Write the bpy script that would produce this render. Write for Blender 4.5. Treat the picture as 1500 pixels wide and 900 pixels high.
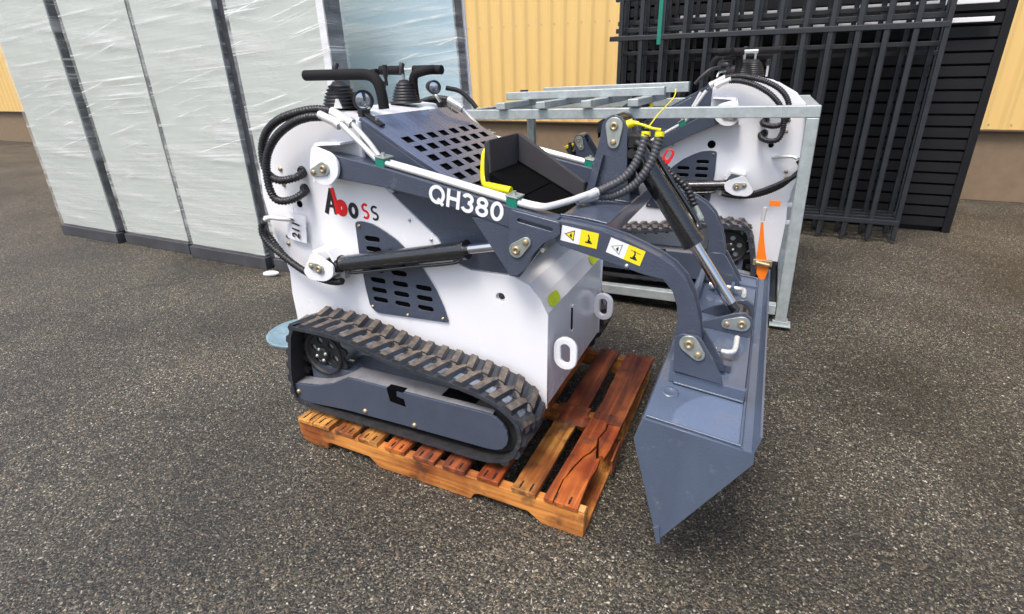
import bpy, bmesh, math, random
from mathutils import Vector, Matrix, noise
R = math.radians
random.seed(7)
scn = bpy.context.scene
for o in list(bpy.data.objects): bpy.data.objects.remove(o)

# ------------------------------------------------------------------ camera
cam_d = bpy.data.cameras.new('camera'); cam = bpy.data.objects.new('camera', cam_d)
scn.collection.objects.link(cam); scn.camera = cam
rt = Vector((0.90849745, 0.41743087, -0.01959203)); up = Vector((-0.14042139, 0.34909876, 0.9265052)); fw = Vector((-0.39359143, 0.83897647, -0.37577156))
m = Matrix((rt, up, -fw)).transposed().to_4x4(); m.translation = Vector((0.35895, -1.21621, 1.39360))
cam.matrix_world = m
cam_d.sensor_width = 36; cam_d.lens = 36 * 766.6 / 1500
cam_d.shift_x = -11 / 1500; cam_d.shift_y = -32 / 1500
cam_d.clip_start = 0.02; cam_d.clip_end = 2000
scn.render.resolution_x = 1024; scn.render.resolution_y = 614

# ------------------------------------------------------------------ sky, sun, exposure
SUN_EL, SUN_AZ = 64, 192        # azimuth clockwise from +Y (north): behind the camera, a little left
w = bpy.data.worlds.new('World'); scn.world = w; w.use_nodes = True
nt = w.node_tree; bg = nt.nodes['Background']
sky = nt.nodes.new('ShaderNodeTexSky'); sky.sky_type = 'NISHITA'; sky.sun_disc = False
sky.sun_elevation = R(SUN_EL); sky.sun_rotation = R(SUN_AZ); sky.dust_density = 4; sky.air_density = 1.0; sky.ozone_density = 1.0
nt.links.new(sky.outputs[0], bg.inputs[0]); bg.inputs[1].default_value = 0.15
sd = bpy.data.lights.new('sun', 'SUN'); sun = bpy.data.objects.new('sun', sd); scn.collection.objects.link(sun)
sd.energy = 1.5; sd.angle = R(18); sd.color = (1.0, 0.95, 0.88)
sdir = Vector((math.sin(R(SUN_AZ)) * math.cos(R(SUN_EL)), math.cos(R(SUN_AZ)) * math.cos(R(SUN_EL)), math.sin(R(SUN_EL))))
sun.rotation_euler = sdir.to_track_quat('Z', 'Y').to_euler(); sun.location = (0, 0, 8)
vs = scn.view_settings; vs.view_transform = 'Standard'; vs.look = 'None'; vs.exposure = 0.8; vs.gamma = 1.0

# ------------------------------------------------------------------ materials
def mat(name, col, rough=.5, metal=0., spec=.5, coat=0., var=.12, vscale=6., bump=0., bscale=200., drops=0., col2=None, streak=None, dirt=None):
    """principled paint / metal with noise variation, fine bump, optional rain drops and vertical streaks"""
    m = bpy.data.materials.new(name); m.use_nodes = True
    n, l = m.node_tree.nodes, m.node_tree.links; p = n['Principled BSDF']
    p.inputs['Roughness'].default_value = rough; p.inputs['Metallic'].default_value = metal
    p.inputs['Specular IOR Level'].default_value = spec; p.inputs['Coat Weight'].default_value = coat
    p.inputs['Coat Roughness'].default_value = .08
    tc = n.new('ShaderNodeTexCoord'); src = tc.outputs['Object']
    ns = n.new('ShaderNodeTexNoise'); ns.inputs['Scale'].default_value = vscale; ns.inputs['Detail'].default_value = 8; ns.inputs['Roughness'].default_value = .65
    if streak:
        mp = n.new('ShaderNodeMapping'); mp.inputs['Scale'].default_value = streak; l.new(src, mp.inputs[0]); l.new(mp.outputs[0], ns.inputs['Vector'])
    else: l.new(src, ns.inputs['Vector'])
    rp = n.new('ShaderNodeValToRGB'); rp.color_ramp.elements[0].position = .3; rp.color_ramp.elements[1].position = .72
    c = Vector(col[:3]); lo = c * (1 - var) if col2 is None else Vector(col2); hi = c * (1 + var)
    rp.color_ramp.elements[0].color = (*lo, 1); rp.color_ramp.elements[1].color = (*[min(.95, x) for x in hi], 1)
    l.new(ns.outputs[0], rp.inputs[0]); colout = rp.outputs[0]
    if dirt:
        dn = n.new('ShaderNodeTexNoise'); dn.inputs['Scale'].default_value = dirt[1]; dn.inputs['Detail'].default_value = 10; dn.inputs['Roughness'].default_value = .75; l.new(src, dn.inputs['Vector'])
        dr = n.new('ShaderNodeMapRange'); dr.inputs[1].default_value = dirt[2]; dr.inputs[2].default_value = dirt[2] + .18; l.new(dn.outputs[0], dr.inputs[0])
        mx = n.new('ShaderNodeMix'); mx.data_type = 'RGBA'; l.new(dr.outputs[0], mx.inputs[0]); l.new(colout, mx.inputs[6]); mx.inputs[7].default_value = (*dirt[0], 1); colout = mx.outputs[2]
    l.new(colout, p.inputs['Base Color'])
    rr = n.new('ShaderNodeMapRange'); rr.inputs[3].default_value = max(.03, rough * .7); rr.inputs[4].default_value = min(1, rough * 1.3); l.new(ns.outputs[0], rr.inputs[0]); l.new(rr.outputs[0], p.inputs['Roughness'])
    h = None
    if bump:
        bn = n.new('ShaderNodeTexNoise'); bn.inputs['Scale'].default_value = bscale; bn.inputs['Detail'].default_value = 4; l.new(src, bn.inputs['Vector'])
        b = n.new('ShaderNodeBump'); b.inputs['Strength'].default_value = bump; b.inputs['Distance'].default_value = .002; l.new(bn.outputs[0], b.inputs['Height']); h = b
    if drops:
        vo = n.new('ShaderNodeTexVoronoi'); vo.inputs['Scale'].default_value = 110; vo.inputs['Randomness'].default_value = 1; l.new(src, vo.inputs['Vector'])
        ms = n.new('ShaderNodeMapRange'); ms.inputs[1].default_value = .38; ms.inputs[2].default_value = .12; l.new(vo.outputs['Distance'], ms.inputs[0])
        b2 = n.new('ShaderNodeBump'); b2.inputs['Strength'].default_value = drops; b2.inputs['Distance'].default_value = .0015; l.new(ms.outputs[0], b2.inputs['Height'])
        if h: l.new(h.outputs[0], b2.inputs['Normal'])
        h = b2
    if h: l.new(h.outputs[0], p.inputs['Normal'])
    return m

WHITE = mat('white_paint', (.82, .825, .85), .26, coat=.4, var=.025, vscale=3, bump=.05, bscale=60, dirt=((.70, .69, .68), 7, .63))
GREY = mat('grey_paint', (.057, .071, .104), .32, coat=.45, var=.12, vscale=8, bump=.12, bscale=260, drops=.35, dirt=((.16, .17, .19), 9, .62))
BUCKET = mat('bucket_paint', (.082, .108, .160), .34, coat=.45, var=.16, vscale=5, bump=.12, bscale=260, drops=.22, streak=(1, 1, .35), dirt=((.20, .23, .27), 14, .60))
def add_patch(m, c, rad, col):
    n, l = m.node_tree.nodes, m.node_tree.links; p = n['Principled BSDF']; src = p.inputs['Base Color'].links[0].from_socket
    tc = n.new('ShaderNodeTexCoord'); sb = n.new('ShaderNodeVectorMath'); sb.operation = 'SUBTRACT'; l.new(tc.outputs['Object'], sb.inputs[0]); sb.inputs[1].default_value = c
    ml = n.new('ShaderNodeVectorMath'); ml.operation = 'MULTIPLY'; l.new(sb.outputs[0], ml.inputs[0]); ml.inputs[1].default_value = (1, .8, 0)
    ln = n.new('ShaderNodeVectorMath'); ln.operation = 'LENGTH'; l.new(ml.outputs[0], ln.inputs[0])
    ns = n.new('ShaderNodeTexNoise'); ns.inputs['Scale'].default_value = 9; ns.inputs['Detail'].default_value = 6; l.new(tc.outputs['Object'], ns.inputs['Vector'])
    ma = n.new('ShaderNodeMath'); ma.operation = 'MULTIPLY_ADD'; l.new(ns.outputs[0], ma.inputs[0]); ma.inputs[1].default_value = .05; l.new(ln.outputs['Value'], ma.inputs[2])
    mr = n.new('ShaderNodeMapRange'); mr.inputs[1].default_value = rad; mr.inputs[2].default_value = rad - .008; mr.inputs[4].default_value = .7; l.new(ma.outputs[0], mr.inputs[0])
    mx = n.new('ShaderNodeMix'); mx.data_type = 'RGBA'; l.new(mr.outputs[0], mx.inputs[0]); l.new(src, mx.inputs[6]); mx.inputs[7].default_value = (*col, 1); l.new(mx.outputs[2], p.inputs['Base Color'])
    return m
HOOD_SHEEN = mat('grey_paint_sky_sheen', (.092, .110, .168), .27, coat=.7, var=.10, vscale=5, streak=(.7, 14, .7), drops=.25)  # lighter, streaked copy of the grey paint: sky sheen put into the colour
BUCK_SHEEN = add_patch(mat('bucket_paint_sky_sheen', (.088, .118, .178), .30, coat=.6, var=.12, vscale=5, bump=.1, bscale=260, drops=.4), (1.115, -.58, 0), .165, (.135, .180, .275))  # sky sheen painted into a lighter bucket paint; the patch is a dried stain
BLACK = mat('black_plastic', (.013, .013, .015), .45, var=.3, bump=.1)
LINING = mat('black_lining', (.0025, .0025, .003), .8, spec=.08, var=.3)
VOID = mat('unlit_void', (.003, .003, .0035), .9, spec=.03)  # near-black colour stands in for unlit depth in vents, slots and holes
FOAM = mat('foam_grip', (.011, .010, .011), .8, spec=.25, bump=.4, bscale=500)
RUBBER = mat('track_rubber', (.030, .034, .042), .5, var=.4, vscale=30, bump=.6, bscale=120, dirt=((.12, .10, .085), 16, .60))
RUBDK = mat('dark_rubber', (.018, .018, .019), .6, var=.4, vscale=30, bump=.4, dirt=((.06, .05, .042), 20, .6))
MUDDY = mat('muddy_rubber', (.15, .118, .090), .75, var=.35, vscale=34, bump=.8, bscale=150, col2=(.035, .034, .036))
HOSE = mat('hose_rubber', (.014, .014, .016), .42, var=.3, bump=.1)
HOSE2 = mat('grey_spiral_hose', (.055, .057, .065), .45, var=.2)
TUBE = mat('painted_cylinder', (.010, .010, .011), .22, coat=.8, var=.3, drops=.6)
CHROME = mat('chrome_rod', (.62, .62, .64), .16, 1., var=.06)
ZINC = mat('zinc_plate', (.46, .50, .47), .42, .75, var=.2, vscale=30)
BRASS = mat('brass_bolt', (.44, .35, .22), .45, .75, var=.25, vscale=40)
STEEL = mat('pipe_zinc', (.70, .70, .68), .3, .35, var=.08, vscale=15)
GALV = mat('galvanised_steel', (.44, .49, .49), .45, .45, var=.16, vscale=22, bump=.1, dirt=((.60, .62, .60), 30, .60))
GREEN = mat('green_clamp', (.01, .20, .14), .4)
YEL = mat('yellow_plastic', (.85, .72, .01), .4, var=.04)
YELS = mat('yellow_sticker', (.86, .70, .02), .4, var=.03)
LIME = mat('lime_sticker', (.62, .75, .02), .5, var=.15, vscale=40)
WHS = mat('white_sticker', (.80, .80, .82), .4, var=.02)
INK = mat('black_ink', (.012, .012, .012), .45)
REDI = mat('red_ink', (.78, .01, .012), .4)
REDP = mat('red_plastic', (.72, .02, .02), .4)
ORANGE = mat('orange_plastic', (.95, .20, .01), .45, var=.08)
SHELL = mat('textured_plastic', (.040, .039, .044), .7, var=.15, vscale=20, bump=.8, bscale=420)
GLASS = mat('lamp_glass', (.62, .68, .78), .10, .85, coat=1, var=.08, vscale=30)
PAPER = mat('paper', (.78, .78, .80), .8, var=.03)
BLKST = mat('black_steel', (.016, .019, .024), .42, var=.25, vscale=12, coat=.15)
BLKST2 = mat('dark_infill', (.006, .0065, .008), .6, var=.3, spec=.3)

STEELW = mat('worn_core_metal', (.22, .25, .30), .35, .5, var=.4, vscale=60)
DUSTY = mat('dusty_grey_paint', (.20, .20, .215), .5, var=.2, vscale=18, bump=.2, dirt=((.10, .12, .16), 20, .55))
def wood(name, dark, light, wet=.38):
    wet += .08
    m = bpy.data.materials.new(name); m.use_nodes = True
    n, l = m.node_tree.nodes, m.node_tree.links; p = n['Principled BSDF']
    tc = n.new('ShaderNodeTexCoord'); oi = n.new('ShaderNodeObjectInfo'); ad = n.new('ShaderNodeVectorMath'); ad.operation = 'ADD'
    l.new(tc.outputs['Object'], ad.inputs[0])
    sc = n.new('ShaderNodeVectorMath'); sc.operation = 'SCALE'; l.new(oi.outputs['Location'], sc.inputs[0]); sc.inputs['Scale'].default_value = 7.3; l.new(sc.outputs[0], ad.inputs[1])
    mp = n.new('ShaderNodeMapping'); mp.inputs['Scale'].default_value = (42, 2.6, 42); l.new(ad.outputs[0], mp.inputs[0])
    n1 = n.new('ShaderNodeTexNoise'); n1.inputs['Scale'].default_value = 1.0; n1.inputs['Detail'].default_value = 9; n1.inputs['Distortion'].default_value = .6; l.new(mp.outputs[0], n1.inputs['Vector'])
    n2 = n.new('ShaderNodeTexNoise'); n2.inputs['Scale'].default_value = 5; n2.inputs['Detail'].default_value = 6; l.new(ad.outputs[0], n2.inputs['Vector'])
    n3 = n.new('ShaderNodeTexNoise'); n3.inputs['Scale'].default_value = 14; n3.inputs['Detail'].default_value = 8; l.new(ad.outputs[0], n3.inputs['Vector'])
    r1 = n.new('ShaderNodeValToRGB'); r1.color_ramp.elements[0].position = .32; r1.color_ramp.elements[1].position = .68
    r1.color_ramp.elements[0].color = (*dark, 1); r1.color_ramp.elements[1].color = (*light, 1); l.new(n1.outputs[0], r1.inputs[0])
    mx = n.new('ShaderNodeMix'); mx.data_type = 'RGBA'; mx.blend_type = 'MULTIPLY'; mx.inputs[0].default_value = 1
    r2 = n.new('ShaderNodeValToRGB'); r2.color_ramp.elements[0].position = .35; r2.color_ramp.elements[1].position = .6
    r2.color_ramp.elements[0].color = (.42, .27, .24, 1); r2.color_ramp.elements[1].color = (1, 1, 1, 1); l.new(n2.outputs[0], r2.inputs[0])
    l.new(r1.outputs[0], mx.inputs[6]); l.new(r2.outputs[0], mx.inputs[7])
    m2 = n.new('ShaderNodeMix'); m2.data_type = 'RGBA'; mr = n.new('ShaderNodeMapRange'); mr.inputs[1].default_value = .55; mr.inputs[2].default_value = .70; l.new(n3.outputs[0], mr.inputs[0])
    ml = n.new('ShaderNodeMath'); ml.operation = 'MULTIPLY'; ml.inputs[1].default_value = .75; l.new(mr.outputs[0], ml.inputs[0]); l.new(ml.outputs[0], m2.inputs[0])
    l.new(mx.outputs[2], m2.inputs[6]); m2.inputs[7].default_value = (.035, .018, .014, 1); l.new(m2.outputs[2], p.inputs['Base Color'])
    rr = n.new('ShaderNodeMapRange'); rr.inputs[3].default_value = wet; rr.inputs[4].default_value = wet + .5; l.new(n2.outputs[0], rr.inputs[0]); l.new(rr.outputs[0], p.inputs['Roughness'])
    b = n.new('ShaderNodeBump'); b.inputs['Strength'].default_value = .9; b.inputs['Distance'].default_value = .003; l.new(n1.outputs[0], b.inputs['Height']); l.new(b.outputs[0], p.inputs['Normal'])
    return m
W_TAN = wood('wet_pine', (.27, .10, .02), (.72, .36, .075), .35)
W_RED = wood('red_wet_board', (.11, .028, .012), (.42, .115, .032), .3)
W_ORG = wood('orange_wet_board', (.20, .042, .008), (.66, .18, .025), .33)
W_STR = wood('stringer_pine', (.30, .09, .018), (.74, .31, .06), .4)
W_RAW = wood('torn_pine', (.50, .26, .09), (.74, .48, .2), .6)

# ------------------------------------------------------------------ object helpers
COL = scn.collection
def link(o, parent=None):
    COL.objects.link(o)
    if parent: o.parent = parent
    return o
def thing(name, label, cat, loc=(0, 0, 0), rz=0, group=None):
    o = bpy.data.objects.new(name, None); o.location = loc; o.rotation_euler = (0, 0, rz); o.empty_display_size = .1
    o['label'] = label; o['category'] = cat
    if group: o['group'] = group
    return link(o)
def tag(o, label, cat, group=None):
    o['label'] = label; o['category'] = cat
    if group: o['group'] = group
    return o
def struct(o, kind='structure'): o['kind'] = kind; return o

class MB:
    """collects faces; T is a transform applied to everything added"""
    def __init__(s, T=None): s.v = []; s.f = []; s.mi = []; s.sm = []; s.T = T
    def add(s, vs, fs, mi=0, smooth=False):
        b = len(s.v)
        s.v += [tuple(s.T @ Vector(v)) if s.T else tuple(v) for v in vs]
        s.f += [tuple(b + i for i in f) for f in fs]; s.mi += [mi] * len(fs); s.sm += [smooth] * len(fs); return s
    def box(s, a, b, mi=0):
        x0, y0, z0 = a; x1, y1, z1 = b
        x0, x1 = min(x0, x1), max(x0, x1); y0, y1 = min(y0, y1), max(y0, y1); z0, z1 = min(z0, z1), max(z0, z1)
        vs = [(x, y, z) for z in (z0, z1) for y in (y0, y1) for x in (x0, x1)]
        return s.add(vs, [(0, 2, 3, 1), (4, 5, 7, 6), (0, 1, 5, 4), (2, 6, 7, 3), (0, 4, 6, 2), (1, 3, 7, 5)], mi)
    def prism(s, poly, y0, y1, mi=0, axis='y'):
        """polygon in the XZ plane, extruded along Y (axis 'y'); or XY polygon along Z (axis 'z'); or YZ along X"""
        A = sum(poly[i][0] * poly[(i + 1) % len(poly)][1] - poly[(i + 1) % len(poly)][0] * poly[i][1] for i in range(len(poly)))
        P = list(poly) if A > 0 else list(reversed(poly)); n = len(P)
        lo, hi = min(y0, y1), max(y0, y1)
        if axis == 'y': f = lambda p, t: (p[0], t, p[1]); a, b = lo, hi
        elif axis == 'z': f = lambda p, t: (p[0], p[1], t); a, b = hi, lo
        else: f = lambda p, t: (t, p[0], p[1]); a, b = hi, lo
        vs = [f(p, a) for p in P] + [f(p, b) for p in P]
        fs = [tuple(range(n)), tuple(range(2 * n - 1, n - 1, -1))]
        fs += [(i, i + n, (i + 1) % n + n, (i + 1) % n) for i in range(n)]
        return s.add(vs, fs, mi)
    def cyl(s, p, q, r, seg=20, mi=0, r2=None, cap=True):
        p, q = Vector(p), Vector(q); d = (q - p).normalized(); u = d.orthogonal().normalized(); v = d.cross(u); r2 = r if r2 is None else r2
        vs = []
        for c, rr in ((p, r), (q, r2)):
            for i in range(seg):
                a = 2 * math.pi * i / seg; vs.append(c + u * math.cos(a) * rr + v * math.sin(a) * rr)
        s.add(vs, [(i, (i + 1) % seg, (i + 1) % seg + seg, i + seg) for i in range(seg)], mi, True)
        if cap: s.add(vs, [tuple(range(seg - 1, -1, -1)), tuple(range(seg, 2 * seg))], mi)
        return s
    def lathe(s, p, ax, prof, seg=24, mi=0):
        """prof: list of (distance along ax, radius)"""
        p = Vector(p); d = Vector(ax).normalized(); u = d.orthogonal().normalized(); v = d.cross(u); vs = []
        for (t, r) in prof:
            for i in range(seg):
                a = 2 * math.pi * i / seg; vs.append(p + d * t + u * math.cos(a) * r + v * math.sin(a) * r)
        fs = [(k * seg + i, k * seg + (i + 1) % seg, (k + 1) * seg + (i + 1) % seg, (k + 1) * seg + i) for k in range(len(prof) - 1) for i in range(seg)]
        return s.add(vs, fs, mi, True)
    def tube(s, pts, r, seg=12, step=.008, spiral=0., pitch=.012, mi=0, smooth=True, phase=0):
        P = spline(pts, step) if smooth else [Vector(p) for p in pts]
        N = len(P); T = [(P[min(i + 1, N - 1)] - P[max(i - 1, 0)]).normalized() for i in range(N)]
        u = T[0].orthogonal().normalized(); vs = []; dist = 0
        for i in range(N):
            if i: dist += (P[i] - P[i - 1]).length
            u = (u - T[i] * u.dot(T[i])).normalized(); v = T[i].cross(u)
            for k in range(seg):
                a = 2 * math.pi * k / seg
                rr = r * (1 + spiral * math.tanh(3 * math.sin(2 * math.pi * dist / pitch + a + phase))) if spiral else r
                vs.append(P[i] + (u * math.cos(a) + v * math.sin(a)) * rr)
        s.add(vs, [(i * seg + k, i * seg + (k + 1) % seg, (i + 1) * seg + (k + 1) % seg, (i + 1) * seg + k) for i in range(N - 1) for k in range(seg)], mi, True)
        s.add(vs, [tuple(range(seg - 1, -1, -1)), tuple(range((N - 1) * seg, N * seg))], mi)
        return s
    def build(s, name, mats, parent=None, bevel=0., seg=2, label=None, loc=None):
        me = bpy.data.meshes.new(name); me.from_pydata(s.v, [], s.f)
        for mm in (mats if isinstance(mats, (list, tuple)) else [mats]): me.materials.append(mm)
        me.polygons.foreach_set('material_index', s.mi); me.polygons.foreach_set('use_smooth', s.sm); me.update()
        o = bpy.data.objects.new(name, me); link(o, parent)
        if loc: o.location = loc
        if label: o['label'] = label
        if bevel:
            b = o.modifiers.new('bevel', 'BEVEL'); b.width = bevel; b.segments = seg; b.limit_method = 'ANGLE'; b.angle_limit = R(40); b.harden_normals = False
        return o
def spline(pts, step):
    P = [Vector(p) for p in pts]
    if len(P) == 2:
        n = max(2, int((P[1] - P[0]).length / step)); return [P[0].lerp(P[1], i / n) for i in range(n + 1)]
    E = [P[0] * 2 - P[1]] + P + [P[-1] * 2 - P[-2]]; out = []
    for i in range(1, len(E) - 2):
        a, b, c, d = E[i - 1], E[i], E[i + 1], E[i + 2]; n = max(1, int((c - b).length / step))
        for k in range(n):
            t = k / n
            out.append(.5 * ((2 * b) + (c - a) * t + (2 * a - 5 * b + 4 * c - d) * t * t + (3 * b - a - 3 * c + d) * t ** 3))
    out.append(P[-1]); return out
def capsule(cx, cz, L, h, a=0, n=5):
    r = h / 2; d = L / 2 - r; out = []
    for s, b in ((1, -90), (-1, 90)):
        for k in range(n + 1):
            t = R(b + 180 * k / n); out.append((s * d + r * math.cos(t), r * math.sin(t)))
    ca, sa = math.cos(a), math.sin(a)
    return [(cx + x * ca - z * sa, cz + x * sa + z * ca) for x, z in out]
def circle(cx, cz, r, n=20): return [(cx + r * math.cos(2 * math.pi * k / n), cz + r * math.sin(2 * math.pi * k / n)) for k in range(n)]
def rnd(poly, r=.01, n=3):
    """round the corners of a polygon"""
    out = []; N = len(poly)
    for i in range(N):
        p, a, b = Vector(poly[i]), Vector(poly[i - 1]), Vector(poly[(i + 1) % N])
        d1, d2 = (a - p), (b - p); rr = min(r, d1.length * .45, d2.length * .45); s, e = p + d1.normalized() * rr, p + d2.normalized() * rr
        for k in range(n + 1):
            t = k / n; q = s * (1 - t) ** 2 + p * 2 * t * (1 - t) + e * t * t; out.append((q.x, q.y))
    return out
def plate_mesh(name, outer, holes, th, bev=.001):
    """flat plate with real holes, in XZ, thickness along Y centred on 0"""
    cu = bpy.data.curves.new(name, 'CURVE'); cu.dimensions = '2D'; cu.fill_mode = 'BOTH'; cu.extrude = th / 2 - bev; cu.bevel_depth = bev; cu.bevel_resolution = 1; cu.offset = -bev
    for poly in [outer] + list(holes):
        sp = cu.splines.new('POLY'); sp.points.add(len(poly) - 1); sp.use_cyclic_u = True
        for pt, q in zip(sp.points, poly): pt.co = (q[0], q[1], 0, 1)
    o = bpy.data.objects.new(name, cu); COL.objects.link(o)
    bpy.context.view_layer.update()
    me = bpy.data.meshes.new_from_object(o.evaluated_get(bpy.context.evaluated_depsgraph_get()))
    bpy.data.objects.remove(o); bpy.data.curves.remove(cu); me.name = name
    me.transform(Matrix.Rotation(R(90), 4, 'X')); return me
def plate(name, outer, holes, y0, y1, material, parent, T=None, bev=.001, label=None):
    me = plate_mesh(name, outer, holes, abs(y1 - y0), bev)
    me.transform(Matrix.Translation((0, (y0 + y1) / 2, 0)))
    if T: me.transform(T)
    me.materials.clear(); me.materials.append(material)
    o = bpy.data.objects.new(name, me); link(o, parent)
    if label: o['label'] = label
    return o
def text_mesh(s, size, bold=.0, ext=.0008, sx=1.):
    cu = bpy.data.curves.new('lettering', 'FONT'); cu.body = s; cu.size = size; cu.extrude = ext; cu.offset = bold
    o = bpy.data.objects.new('lettering', cu); COL.objects.link(o); bpy.context.view_layer.update()
    me = bpy.data.meshes.new_from_object(o.evaluated_get(bpy.context.evaluated_depsgraph_get()))
    bpy.data.objects.remove(o); me.transform(Matrix.Scale(sx, 4, (1, 0, 0))); me.transform(Matrix.Rotation(R(90), 4, 'X')); return me
def lettering(name, items, material, parent, T):
    """items: (string, x, z, size, bold, x scale, slant matrix or None) merged into one mesh in the XZ plane"""
    bm = bmesh.new()
    for (s, x, z, size, bold, sx, rot) in items:
        me = text_mesh(s, size, bold, sx=sx); me.transform(Matrix.Translation((x, 0, z)) @ Matrix.Rotation(rot, 4, 'Y')); bm.from_mesh(me)
    me = bpy.data.meshes.new(name); bm.to_mesh(me); me.transform(T); me.materials.clear(); me.materials.append(material)
    for p in me.polygons: p.material_index = 0
    return link(bpy.data.objects.new(name, me), parent)

def arc(cx, cz, rx, rz, a0, a1, n=22): return [(cx + rx * math.cos(R(a0 + (a1 - a0) * i / n)), cz + rz * math.sin(R(a0 + (a1 - a0) * i / n))) for i in range(n + 1)]
def ribbon(mb, pts, wd, lift, closed=False):
    """flat painted stroke in the XZ plane, facing -Y"""
    P = [Vector(p) for p in pts]; N = len(P); vs = []
    for i in range(N):
        a, b = (P[i - 1], P[(i + 1) % N]) if closed else (P[max(i - 1, 0)], P[min(i + 1, N - 1)])
        t = (b - a).normalized(); n_ = Vector((-t.y, t.x)) * wd / 2
        for q in (P[i] + n_, P[i] - n_): vs.append((q.x, -lift, q.y))
    mb.add(vs, [(2 * i, 2 * i + 1, (2 * (i + 1) + 1) % (2 * N), (2 * (i + 1)) % (2 * N)) for i in range(N if closed else N - 1)])
def glyph(mb, strokes, x, z, h, w, wd, k0=0):
    """strokes on a unit box: ('l', points) or ('c', closed points); h, w glyph size; wd stroke width"""
    for k, (kind, pts) in enumerate(strokes):
        ribbon(mb, [(x + wd / 2 + p[0] * (w - wd), z + wd / 2 + p[1] * (h - wd)) for p in pts], wd, .0006 + .00012 * (k + k0), kind == 'c')
GL = {'Q': [('c', arc(.5, .5, .5, .5, 0, 345)), ('l', [(.58, .26), (1.02, -.10)])],
      'H': [('l', [(0, -.09), (0, 1.09)]), ('l', [(1, -.09), (1, 1.09)]), ('l', [(0, .52), (1, .52)])],
      '3': [('l', arc(.48, .76, .46, .24, 165, -80) ), ('l', arc(.46, .26, .52, .27, 85, -165))],
      '8': [('c', arc(.5, .77, .43, .235, 0, 345)), ('c', arc(.5, .26, .5, .265, 0, 345))],
      '0': [('c', arc(.5, .5, .5, .5, 0, 345))],
      's': [('l', arc(.5, .76, .5, .24, 40, 245) + arc(.5, .25, .5, .25, 70, -140))]}
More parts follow.
